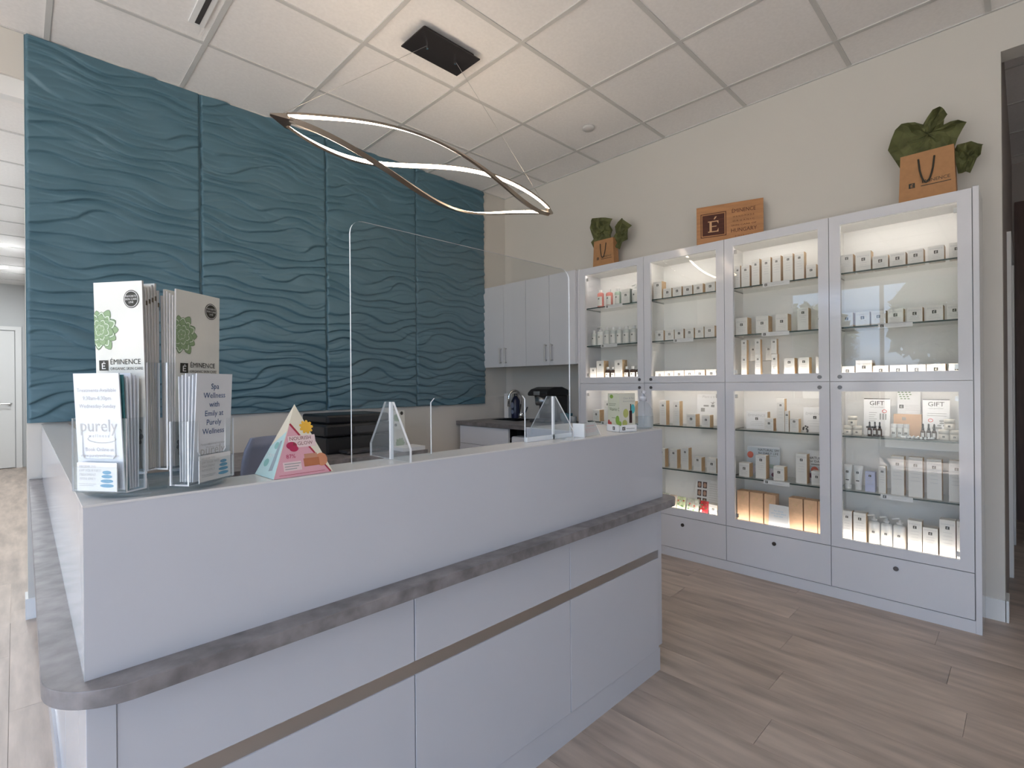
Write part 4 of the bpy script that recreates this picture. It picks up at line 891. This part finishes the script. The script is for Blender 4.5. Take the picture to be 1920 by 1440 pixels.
# small card pockets on the front plates
for fr, w_ in ((fL, .090), (fR, .088)): 
    p = MB(); p.fbox(fr, .014, .014 + w_, .002, .045, .008, .0095, {3: 1, 4: 1, 5: 1}); p.fbox(fr, .014, .014 + w_, 0, .002, 0, .0095); p.build('card_pocket', [M_acr, M_acredge], parent=hol)
M_cat = mat('catalogue_cover', (.76, .745, .68), .35, noise=.05, nscale=9)
M_suc = [mat('succulent_dark', (.09, .16, .07), .5), mat('succulent_mid', (.27, .38, .20), .5), mat('succulent_pale', (.62, .70, .55), .5)]
M_edge = mat('page_edges', (.48, .45, .43), .8, noise=.12, nscale=200, stretch=(1, 1, .05)); M_band = mat('dark_band', (.10, .075, .045), .6)
def rosette(m, fr, a, b, r, base):
    k = 0
    for ring, (rad, cnt) in enumerate(((1.0, 11), (.86, 10), (.70, 9), (.54, 8), (.40, 7), (.27, 5), (.15, 4))):
        for i in range(cnt):
            t_ = 2 * math.pi * (i + .47 * ring) / cnt + .13 * math.sin(i * 5.1 + ring); ca, sa = math.cos(t_), math.sin(t_); L_ = r * rad * (1 + .07 * math.sin(i * 3.7 + ring * 2))
            for sc_, mi in ((1.0, 0), (.93, 2 if ring % 2 else 1), (.72, 1)):
                w_ = (L_ * 2.3 / cnt + r * .035) * sc_; Lp = L_ * (1 - (1 - sc_) * .35)
                pts = [(.15 * Lp, -w_ * .35), (.45 * Lp, -w_ * .8), (.78 * Lp, -w_ * .85), (.94 * Lp, -w_ * .4), (Lp, 0), (.94 * Lp, w_ * .4), (.78 * Lp, w_ * .85), (.45 * Lp, w_ * .8), (.15 * Lp, w_ * .35)]
                k += 1; P = [(a + x * ca - y * sa, b + x * sa + y * ca) for x, y in pts]
                if min(p[0] for p in P) < 0: P = [(max(0.0, x), y) for x, y in P]
                m.mat(base + mi).poly(fr, P, .0004 + k * .000006)
def catalogue(fr, w_, hh, kind, label):
    t = thing('catalogue', tuple(fr.p(w_ / 2, 0)), label, 'catalogue', 'tall catalogues in the brochure holder')
    MB().fbox(fr, 0, w_, 0, hh, -.0035, 0, {0: 1, 2: 1, 3: 1, 4: 1, 5: 1}).build('booklet', [M_cat, M_edge], parent=t)
    CM = [M_ink, M_carton] + M_suc + [mat('dark_rosette', (.09, .085, .08), .6), mat('grey_rosette', (.25, .24, .22), .6), mat('pale_rosette', (.5, .48, .44), .6)]
    if kind == 'front':
        m = MB(); rosette(m, fr, .012, hh * .745, .040, 2); m.build('succulent_print', CM, parent=t)
        m = MB(); m.mat(0).ell(fr, w_ * .78, hh * .905, .0165, .0165, .0006, 24); m.mat(1).ell(fr, w_ * .78, hh * .905, .0150, .0150, .0008, 24); m.mat(0).ell(fr, w_ * .78, hh * .905, .0138, .0138, .001, 24)
        for i, s_ in enumerate(('FAVORITE', 'SKIN CARE', 'LINE')): m.mat(1).text(fr, s_, .0052, w_ * .78, hh * .905 + .0035 - i * .0055, off=.0013)
        m.build('badge', CM, parent=t)
        m = MB(); emblem(m, fr, w_ * .17, hh * .555, .0095, 0, 1, .0012); m.build('emblem', CM, parent=t)
        m = MB(); m.mat(0).text(fr, 'ÉMINENCE', .0138, w_ * .30, hh * .56, 'LEFT', .0008).text(fr, 'ORGANIC SKIN CARE', .0072, w_ * .30, hh * .53, 'LEFT', .0008); m.build('wordmark', CM, parent=t)
        for (a, b) in ((.03, .04), (.07, .06), (.05, .10)):
            m = MB(); rosette(m, fr, a, b, .028, 5); m.build('rosette_print', CM, parent=t)
    else:
        m = MB(); m.mat(0).fbox(fr, w_, w_ + .0004, hh * .905, hh * .93, -.0035, 0); m.build('band', [M_band], parent=t)
HC = .345
NW = ['second', 'third', 'fourth', 'fifth', 'sixth', 'seventh']
for side, n_, u_, w_ in (('left', nL, uL, .104), ('right', nR, uR, .112)):
    for k in range(6):
        d_ = .0765 - k * .0043
        o_ = CC + n_ * d_ - u_ * (w_ / 2) + u_ * (0 if side == 'left' else .014); lean = -.045 + .012 * k if side == 'left' else -.03 + .01 * k
        hk = HC - .004 * ((k * 3) % 4) - (.0 if side == 'left' else .008)
        vv = Vector((0, 0, 1)) - n_ * lean * .6
        fr = Fr((o_.x, o_.y, z1_ + .034), u_, vv)
        if k == 0: catalogue(fr, w_, hk, 'front', 'tall white succulent catalogue in front of the %s stack in the holder' % side)
        else: catalogue(fr, w_, hk, 'plain', '%s catalogue in the %s stack of the brochure holder' % (NW[k - 1], side))
M_bro = mat('pale_blue_leaflet', (.78, .80, .84), .5)
def leaflet(fr, w_, hh, kind, label, c2=None):
    t = thing('leaflet', tuple(fr.p(w_ / 2, 0)), label, 'leaflet', 'folded leaflets in the brochure holder')
    MB().fbox(fr, 0, w_, 0, hh, -.002, 0).build('paper', c2 or M_bro, parent=t)
    LM = [M_lgrey, M_lgrey, M_blue]
    if kind == 'L':
        m = MB()
        for i, s_ in enumerate(('Treatments Available', '9:30am-6:30pm', 'Wednesday-Sunday')): m.mat(0).text(fr, s_, .0095, w_ / 2, hh - .033 - i * .014)
        m.build('heading', LM, parent=t)
        m = MB(); m.mat(1).text(fr, 'purely', .031, w_ / 2, hh * .50); m.mat(0).text(fr, 'w e l l n e s s', .008, w_ / 2, hh * .45)
        n_ = 24; eo = [(w_ / 2 + .006 + .030 * math.cos(6.2832 * i / n_), hh * .435 + .0075 * math.sin(6.2832 * i / n_)) for i in range(n_)]; ei = [(w_ / 2 + .006 + .0285 * math.cos(6.2832 * i / n_), hh * .437 + .0062 * math.sin(6.2832 * i / n_)) for i in range(n_)]
        for i in range(n_ // 2 - 2, n_ + 2): m.mat(1).poly(fr, [eo[i % n_], eo[(i + 1) % n_], ei[(i + 1) % n_], ei[i % n_]])
        m.build('logo', LM, parent=t)
        m = MB(); m.mat(0).text(fr, 'Book Online at', .0095, w_ / 2, hh * .33).text(fr, 'www.purelywellness.com', .0078, w_ / 2, hh * .28); m.build('footer', LM, parent=t)
    elif kind == 'R':
        m = MB()
        for i, s_ in enumerate(('Spa', 'Wellness', 'with', 'Emily at', 'Purely', 'Wellness')): m.mat(2).text(fr, s_, .0155, w_ / 2, hh - .030 - i * .0175)
        m.build('heading', LM, parent=t)
        m = MB(); m.mat(0).text(fr, 'Paraprofessional member', .0062, w_ / 2, hh * .325).text(fr, 'Wellness clinic', .0062, w_ / 2, hh * .295); m.mat(1).text(fr, 'purely', .026, w_ / 2, hh * .235); m.build('logo', LM, parent=t)
    return t
for side, n_, u_, dist in (('left', nL, uL, .124), ('right', nR, uR, .122)):
    for k in range(6):
        d_ = dist - .006 - k * .0052; w_ = .094
        o_ = CC + n_ * d_ - u_ * (w_ / 2) + u_ * (.0 if side == 'left' else .004)
        vv = Vector((0, 0, 1)) - n_ * (-.05 + .012 * k)
        fr = Fr((o_.x, o_.y, z1_ + .004), u_, vv)
        nm = ('white leaflet with faint lettering at the front of left pocket' if side == 'left' else 'white leaflet with blue Spa Wellness lettering, front of right pocket') if k == 0 else '%s leaflet in the %s pocket of the brochure holder' % (NW[k - 1], side)
        leaflet(fr, w_, .206 - .003 * (k % 3), {'left': 'L', 'right': 'R'}[side] if k == 0 else 'p', nm, mat('teal_leaflet', (.06, .22, .24), .5) if (side == 'left' and k == 1) else None)
for nm, fr in (('left', fL), ('right', fR)):
    fc_ = Fr(fr.p(.018, .003, .006), fr.u, fr.v)
    t = thing('appointment_card', tuple(fc_.o), 'small white offer card in the %s front card pocket' % nm, 'card', 'offer cards in the brochure holder')
    MB().fbox(fc_, 0, .082, 0, .050, -.001, 0).build('card', M_paper, parent=t)
    m = MB()
    for i, s_ in enumerate(('RECEIVE 25%', 'OFF YOUR FIRST', 'TREATMENT', 'WITH EMILY')): m.mat(0).text(fc_, s_, .0062, .005, .041 - i * .0072, 'LEFT')
    m.rect(fc_, .005, .04, .012, .0128).rect(fc_, .005, .035, .009, .0098)
    m.mat(1)
    for i, (rx, b) in enumerate(((.009, .033), (.011, .026), (.013, .018), (.014, .010))): m.ell(fc_, .062, b, rx, .0032)
    m.build('print', [M_lgrey, M_lblue], parent=t)
# pyramid display
py = thing('pyramid_tent_card', (.455, 1.16, CZ), 'cream and pink NOURISH & GLOW pyramid card on the counter', 'display card')
p1, p2, p3, p4, apx = Vector((.382, 1.212, CZ)), Vector((.386, 1.108, CZ)), Vector((.520, 1.118, CZ)), Vector((.516, 1.212, CZ)), Vector((.452, 1.165, CZ + .155))
MB().add([p1, p2, p3, p4, apx], [(0, 3, 2, 1), (0, 1, 4), (1, 2, 4), (2, 3, 4), (3, 0, 4)]).build('card', mat('cream_card', (.80, .74, .60), .5), parent=py)
fA = Fr(p2, p3 - p2, apx - (p2 + p3) / 2); wA = (p3 - p2).length; hA = (apx - (p2 + p3) / 2).length
fA = Fr(p2, p3 - p2, (apx - p2) - (p3 - p2).normalized() * (apx - p2).dot((p3 - p2).normalized())); hA = (apx - p2).dot(fA.v); aA = (apx - p2).dot(fA.u)
def tri(s0, t0): return s0 * (1 - t0) * wA + aA * t0, t0 * hA      # s across 0..1, t up 0..1
def qa(a_, b_): return a_ * wA + b_ * aA, b_ * hA
m = MB()
m.mat(0).poly(fA, [qa(.0, 0), qa(.947, 0), qa(.012, .71)], .0004)
m.mat(1).poly(fA, [qa(.947, 0), qa(.965, .01), qa(.02, .73), qa(.0, .715)], .0006)
c_ = qa(.31, .665); m.mat(2).ell(fA, c_[0], c_[1], .0125, .0125, .0006)
for i in range(9):
    a = 6.283 * i / 9; m.ell(fA, c_[0] + .013 * math.cos(a), c_[1] + .013 * math.sin(a), .0032, .0032, .0007)
m.mat(9).rect(fA, qa(.27, .49)[0] - .028, qa(.27, .49)[0] + .034, qa(.3, .40)[1] - .002, qa(.3, .49)[1] + .010, .0008)
m.mat(3).text(fA, 'NOURISH', .0115, *qa(.2686, .49), off=.001).text(fA, '& GLOW', .0115, *qa(.336, .417), off=.001)
c_ = qa(.143, .42); m.mat(4).ell(fA, c_[0], c_[1], .012, .0085, .0009).ell(fA, c_[0] + .004, c_[1] - .007, .010, .007, .001)
c_ = qa(.546, .2027); m.mat(7).ell(fA, c_[0] + .024, c_[1] - .002, .014, .015, .0008); m.mat(5).rect(fA, c_[0] - .018, c_[0] + .018, c_[1] - .014, c_[1] + .004, .0011); m.mat(6).rect(fA, c_[0] - .015, c_[0] + .015, c_[1] + .004, c_[1] + .014, .0012)
m.mat(4).text(fA, '87%', .0125, *qa(.19, .25), off=.001)
m.mat(9).rect(fA, qa(.243, .155)[0] - .020, qa(.243, .155)[0] + .020, qa(.2, .155)[1] - .012, qa(.2, .155)[1] + .008, .0009)
m.mat(8); c_ = qa(.243, .17)
for i in range(3): m.rect(fA, c_[0] - .018, c_[0] + .018 - .005 * i, c_[1] - .0055 * i, c_[1] + .0018 - .0055 * i, .0012)
m.mat(1).rect(fA, .012, .115, .0050, .0058, .0012)
m.build('front_print', [mat('rose_pink_print', (.72, .38, .44), .5), mat('crimson_print', (.42, .03, .06), .5), mat('sunny_print', (.85, .48, .06), .5), mat('brown_print', (.18, .05, .04), .5), mat('raspberry_print', (.48, .03, .10), .5), mat('amber_jar_print', (.48, .17, .08), .4), mat('copper_lid_print', (.55, .27, .18), .35), mat('peach_print', (.62, .26, .14), .5), M_grey, mat('pale_pink_panel', (.80, .62, .62), .5)], parent=py)
fB = Fr(p1, p2 - p1, (apx - p1) - (p2 - p1).normalized() * (apx - p1).dot((p2 - p1).normalized())); wB = (p2 - p1).length; hB = (apx - p1).dot(fB.v); aB = (apx - p1).dot(fB.u)
def triB(s0, t0): return s0 * (1 - t0) * wB + aB * t0, t0 * hB
m = MB(); m.mat(0).poly(fB, [triB(0, 0), triB(1, 0), triB(1, .62), triB(0, .40)], .0004)
m.mat(1).poly(fB, [triB(.62, .08), triB(.80, .10), triB(.85, .50), triB(.66, .48)], .0008)
m.mat(2).ell(fB, *triB(.3, .18), .012, .009, .0007).ell(fB, *triB(.5, .42), .010, .008, .0007); m.mat(3).text(fB, 'CALM', .012, triB(.4, .26)[0], triB(.4, .26)[1], off=.001)
m.build('side_print', [mat('aqua_print', (.50, .72, .74), .5), mat('steel_bottle_print', (.28, .36, .42), .35), mat('mint_print', (.22, .50, .48), .5), M_paper], parent=py)
# clear card holder with white card
ch_ = thing('card_holder', (1.50, 1.17, CZ), 'clear slanted card holder with a white card by the right shield foot', 'card holder')
fq = Fr((1.478, 1.128, CZ), (1, .12, 0), (-.05, .5, 1))
MB().fbox(fq, 0, .118, 0, .056, -.002, 0, {3: 1, 4: 1, 5: 1}).build('plate', [M_acr, M_acredge], parent=ch_)
MB().fbox(fq, .002, .116, .004, .055, -.004, -.0025).build('card', M_paper, parent=ch_)
m = MB().rect(fq, .04, .10, .040, .0425, .0006).rect(fq, .02, .115, .030, .0312, .0006).rect(fq, .02, .11, .024, .0252, .0006).rect(fq, .02, .09, .018, .0192, .0006)
m.build('print', mat('pink_ink', (.70, .45, .48), .6), parent=ch_)
MB().prism([(1.470, 1.126), (1.476, 1.126), (1.476, 1.178), (1.470, 1.178)], CZ, CZ + .05).build('side_plate', M_acredge, parent=ch_)
# vitamin box display in a tray
vb = thing('serum_box_display', (1.765, 1.20, CZ), 'pale green serum box standing in a white tray near the counter end', 'box')
fV = Fr((1.720, 1.140, CZ), (.94, -.342, 0), (0, 0, 1)); fU = Fr((1.700, 1.145, CZ) , (.0, -1, 0), (0, 0, 1))
vw, vd, vh = .086, .086, .155
uu = fV.u; nn = Vector((-uu.y, uu.x, 0))
c0_ = Vector((1.720, 1.142, CZ)); fV = Fr(c0_, uu, (0, 0, 1)); fU = Fr(c0_ + nn * vd, -nn, (0, 0, 1))
M_vb = mat('sage_carton', (.55, .56, .44), .5); M_vb2 = mat('pale_sage_carton', (.62, .61, .52), .5)
MB().fbox(fV, .004, vw - .004, .002, vh, -vd + .004, -.004, {4: 1}).build('carton', [M_vb2, M_vb], parent=vb)
m = MB(); t_ = .0025
m.fbox(fV, 0, vw, 0, .028, -t_, 0); m.fbox(fV, 0, vw, 0, .028, -vd, -vd + t_); m.fbox(fV, 0, t_, 0, .028, -vd, 0); m.fbox(fV, vw - t_, vw, 0, .028, -vd, 0); m.fbox(fV, 0, vw, 0, .002, -vd, 0)
m.build('tray', M_paper, parent=vb)
fV2 = Fr(fV.p(0, 0, -.004), fV.u, fV.v); fU2 = Fr(fU.p(0, 0, -.004), fU.u, fU.v)
m = MB(); m.mat(1).text(fV2, 'Clear & Fair', .011, .05, .132).text(fV2, 'Balanced & Bright', .008, .05, .121)
m.mat(2).rect(fV2, .052, .066, .035, .085, .0008).rect(fV2, .0565, .0615, .085, .112, .0009); m.mat(3).ell(fV2, .070, .092, .0105, .019, .0007); m.mat(4).ell(fV2, .035, .075, .013, .018, .0006).ell(fV2, .03, .035, .012, .014, .0006)
m.mat(0).rect(fV, .0, .0, 0, 0) if False else None
m.build('front_print', [M_ink, M_grey, mat('dark_bottle_print', (.05, .02, .02), .4), mat('turquoise_print', (.10, .42, .45), .5), mat('lime_slice_print', (.42, .44, .14), .5)], parent=vb)
m = MB(); m.mat(0).text(fU2, 'Vitamin C', .0185, .05, .085, sx=.9); m.rect(fU2, .012, .06, .112, .1135).rect(fU2, .012, .055, .106, .1075).rect(fU2, .03, .07, .055, .0565)
m.mat(1).ell(fU2, .03, .142, .012, .008).ell(fU2, .07, .048, .013, .018, .0006).ell(fU2, .085, .035, .012, .01, .0007); m.mat(2).ell(fU2, .012, .035, .008, .012, .0007).ell(fU2, .025, .03, .006, .010, .0008)
m.build('side_print', [mat('olive_ink', (.10, .13, .05), .6), mat('lime_print', (.22, .36, .06), .5), mat('chilli_print', (.45, .07, .06), .5)], parent=vb)
m = MB(); emblem(m, fV, .022, .014, .007); emblem(m, fU, .05, .014, .007); m.mat(0).rect(fV, .034, .075, .013, .0145); m.build('tray_print', [M_ink, M_carton], parent=vb)
# sanitizer pump bottle
sb_ = thing('sanitizer_bottle', (1.945, 1.165, CZ), 'clear hand sanitizer pump bottle at the right end of the counter', 'bottle')
cS = (1.938, 1.165, CZ)
MB().lathe([(.036, 0), (.041, .004), (.042, .06), (.038, .085), (.024, .108), (.013, .116), (.013, .122)], cS, 28).build('body', clearmat('clear_pet', (.90, .93, .95), 1.4, haze=.10), parent=sb_, smooth=True)
MB().lathe([(.034, .003), (.0385, .006), (.039, .052)], cS, 24).build('gel', clearmat('clear_gel', (.90, .93, .94), 1.3, haze=.05), parent=sb_, smooth=True)
m = MB(); m.lathe([(.0155, .118), (.0155, .138), (.007, .140), (.007, .152)], cS, 16); m.tube([(cS[0] + .01, cS[1], CZ + .157), (cS[0], cS[1], CZ + .159), (cS[0] - .02, cS[1] - .02, CZ + .156)], .007, 10)
m.build('pump', mat('translucent_pump', (.62, .63, .68), .25), parent=sb_, smooth=True)
n = 8; vs = []
for b in (.012, .055):
    for i in range(n + 1):
        a = -2.5 + 1.4 * i / n; vs.append((cS[0] + .0425 * math.cos(a), cS[1] + .0425 * math.sin(a), CZ + b))
MB().add(vs, [(i, i + 1, n + 2 + i, n + 1 + i) for i in range(n)]).build('label', clearmat('label_film', (.75, .78, .78), 1.3, haze=.3), parent=sb_, smooth=True)
# catalogue standing on the back desk
frc = Fr((1.885, 3.09, .7905), (1, .1, 0), (0, .06, 1))
bk = thing('trifold_brochure', (1.93, 3.09, .79), 'white brochure with round badge standing on the back desk by the printer', 'brochure')
MB().fbox(frc, 0, .098, 0, .27, -.012, 0).build('paper', M_cat, parent=bk)
m = MB(); m.mat(0).ell(frc, .072, .25, .013, .013); emblem(m, frc, .018, .17, .009, 0, 1); rosette(m, frc, .03, .22, .03, 2); rosette(m, frc, .05, .04, .04, 2)
m.build('print', [M_ink, M_carton] + M_suc, parent=bk)

# ------------------------------------------------------------------ pendant lamp: three twisted ribbons
PYc, PZc, PX0, PX1 = 2.305, 2.425, .80, 2.675
pend = thing('pendant_lamp', (1.735, PYc, 2.42), 'twisted three-ribbon LED pendant lamp with dark ceiling plate', 'pendant lamp')
MB().box(1.535, 1.925, 2.20, 2.415, ZC - .034, ZC - .028).build('ceiling_plate', M_bronze, parent=pend)
MB().box(1.56, 1.90, 2.225, 2.39, ZC - .028, ZC - .001).build('driver_box', M_bronze, parent=pend)
toC = Vector((0, -.845, -.535)); upv = Vector((0, -.535, .845))
OM = 2.75
def strand(k, t):
    psi = 1.285 + (k - 1) * 2 * math.pi / 3 + OM * t
    env = max(0, math.sin(math.pi * t)) ** .85
    r = .024 + .142 * env
    rad = upv * math.cos(psi) + toC * math.sin(psi)
    return Vector((PX0 + .075 + (PX1 - PX0 - .13) * t, PYc, PZc)) + rad * r, psi
for k in range(3):
    body, led = MB(), MB(); N = 64; hw, hd = .0125, .006
    ring = []
    for i in range(N + 1):
        t = i / N; p, psi = strand(k, t); p2_, _ = strand(k, min(1, t + .01)); p0_, _ = strand(k, max(0, t - .01)); tg = (p2_ - p0_).normalized()
        nn_ = upv * math.cos(psi + 2.92) + toC * math.sin(psi + 2.92); nn_ = (nn_ - tg * nn_.dot(tg)).normalized(); sd = tg.cross(nn_)
        ring.append((p, nn_, sd))
    for mbx, n0, n1, w0 in ((body, -hd, hd, hw), (led, hd - .002, hd + .0006, hw * .86)):
        vs = []; fs = []
        for p, a, s_ in ring: vs += [p + a * n0 - s_ * w0, p + a * n0 + s_ * w0, p + a * n1 + s_ * w0, p + a * n1 - s_ * w0]
        for i in range(N):
            for j in range(4): fs.append((4 * i + j, 4 * i + (j + 1) % 4, 4 * i + 4 + (j + 1) % 4, 4 * i + 4 + j))
        fs += [(3, 2, 1, 0), (4 * N, 4 * N + 1, 4 * N + 2, 4 * N + 3)]
        mbx.add(vs, fs)
    rb = body.build('ribbon', M_nickel, parent=pend); led.build('led_strip', M_led, parent=rb)
for t, s_ in ((0, -1), (1, 1)):
    pts = [strand(k, t)[0] for k in range(3)]; cen = sum(pts, Vector()) / 3; L_ = .075 if s_ < 0 else .05
    tip = Vector((PX0 if s_ < 0 else PX1, PYc, PZc)); big = [cen + (p - cen) * 1.55 for p in pts]; big2 = [b_ + Vector((-s_ * .012, 0, 0)) for b_ in big]
    small = [tip + (p - cen) * .25 for p in pts]
    m = MB(); vs = big2 + big + small; fs = [(0, 1, 2), (8, 7, 6)]
    for a in (0, 3):
        for i in range(3): fs.append((a + i, a + (i + 1) % 3, a + 3 + (i + 1) % 3, a + 3 + i))
    m.add(vs, fs).build('end_cap', M_nickel, parent=pend)
for (xa, xb) in ((1.632, PX0 + .05), (1.826, PX1 - .06)):
    MB().tube([(xa, PYc, ZC - .036), (xb, PYc, PZc + .02)], .0012, 6).build('cable', M_steel, parent=pend)
    MB().lathe([(.006, -.02), (.006, 0)], (xa, PYc, ZC - .034), 10).build('gripper', M_chrome, parent=pend)

# ------------------------------------------------------------------ trees outside the left shop front (seen mirrored in the glass doors)
M_fol = mat('tree_foliage', (.07, .12, .045), .7, noise=.4, nscale=6); M_bark = mat('tree_bark', (.12, .09, .07), .9)
rt = np.random.RandomState(5)
for k, (x, y, hh, rr_) in enumerate(((-12.5, -3.2, 4.6, 1.7), (-13.5, 1.2, 5.4, 2.0), (-12.2, 5.4, 4.2, 1.6), (-14.0, 9.8, 5.2, 2.0))):
    t = thing('street_tree', (x, y, -.1), '%s leafy street tree outside the left shop window' % ('nearest', 'second', 'third', 'farthest')[k], 'tree', 'trees outside the shop front')
    MB().tube([(x, y, -.1), (x + .1, y, hh * .3), (x, y + .1, hh * .62)], .12, 8, rs=[.16, .11, .06]).build('trunk', M_bark, parent=t)
    n = 1400; d = rt.normal(size=(n, 3)); d /= np.linalg.norm(d, axis=1)[:, None]; rad = rr_ * rt.rand(n) ** .33
    P = d * rad[:, None] * np.array([1, 1, .85]) + np.array([x, y, hh * .58]); A = rt.normal(size=(n, 3)) * .13; B = rt.normal(size=(n, 3)) * .13
    V = np.stack([P - A, P + B, P + A, P - B], 1).reshape(-1, 3)
    m = MB(); m.add(V.tolist(), [(4 * i, 4 * i + 1, 4 * i + 2, 4 * i + 3) for i in range(n)]); o = m.build('foliage', M_fol, parent=t); o['kind'] = 'stuff'
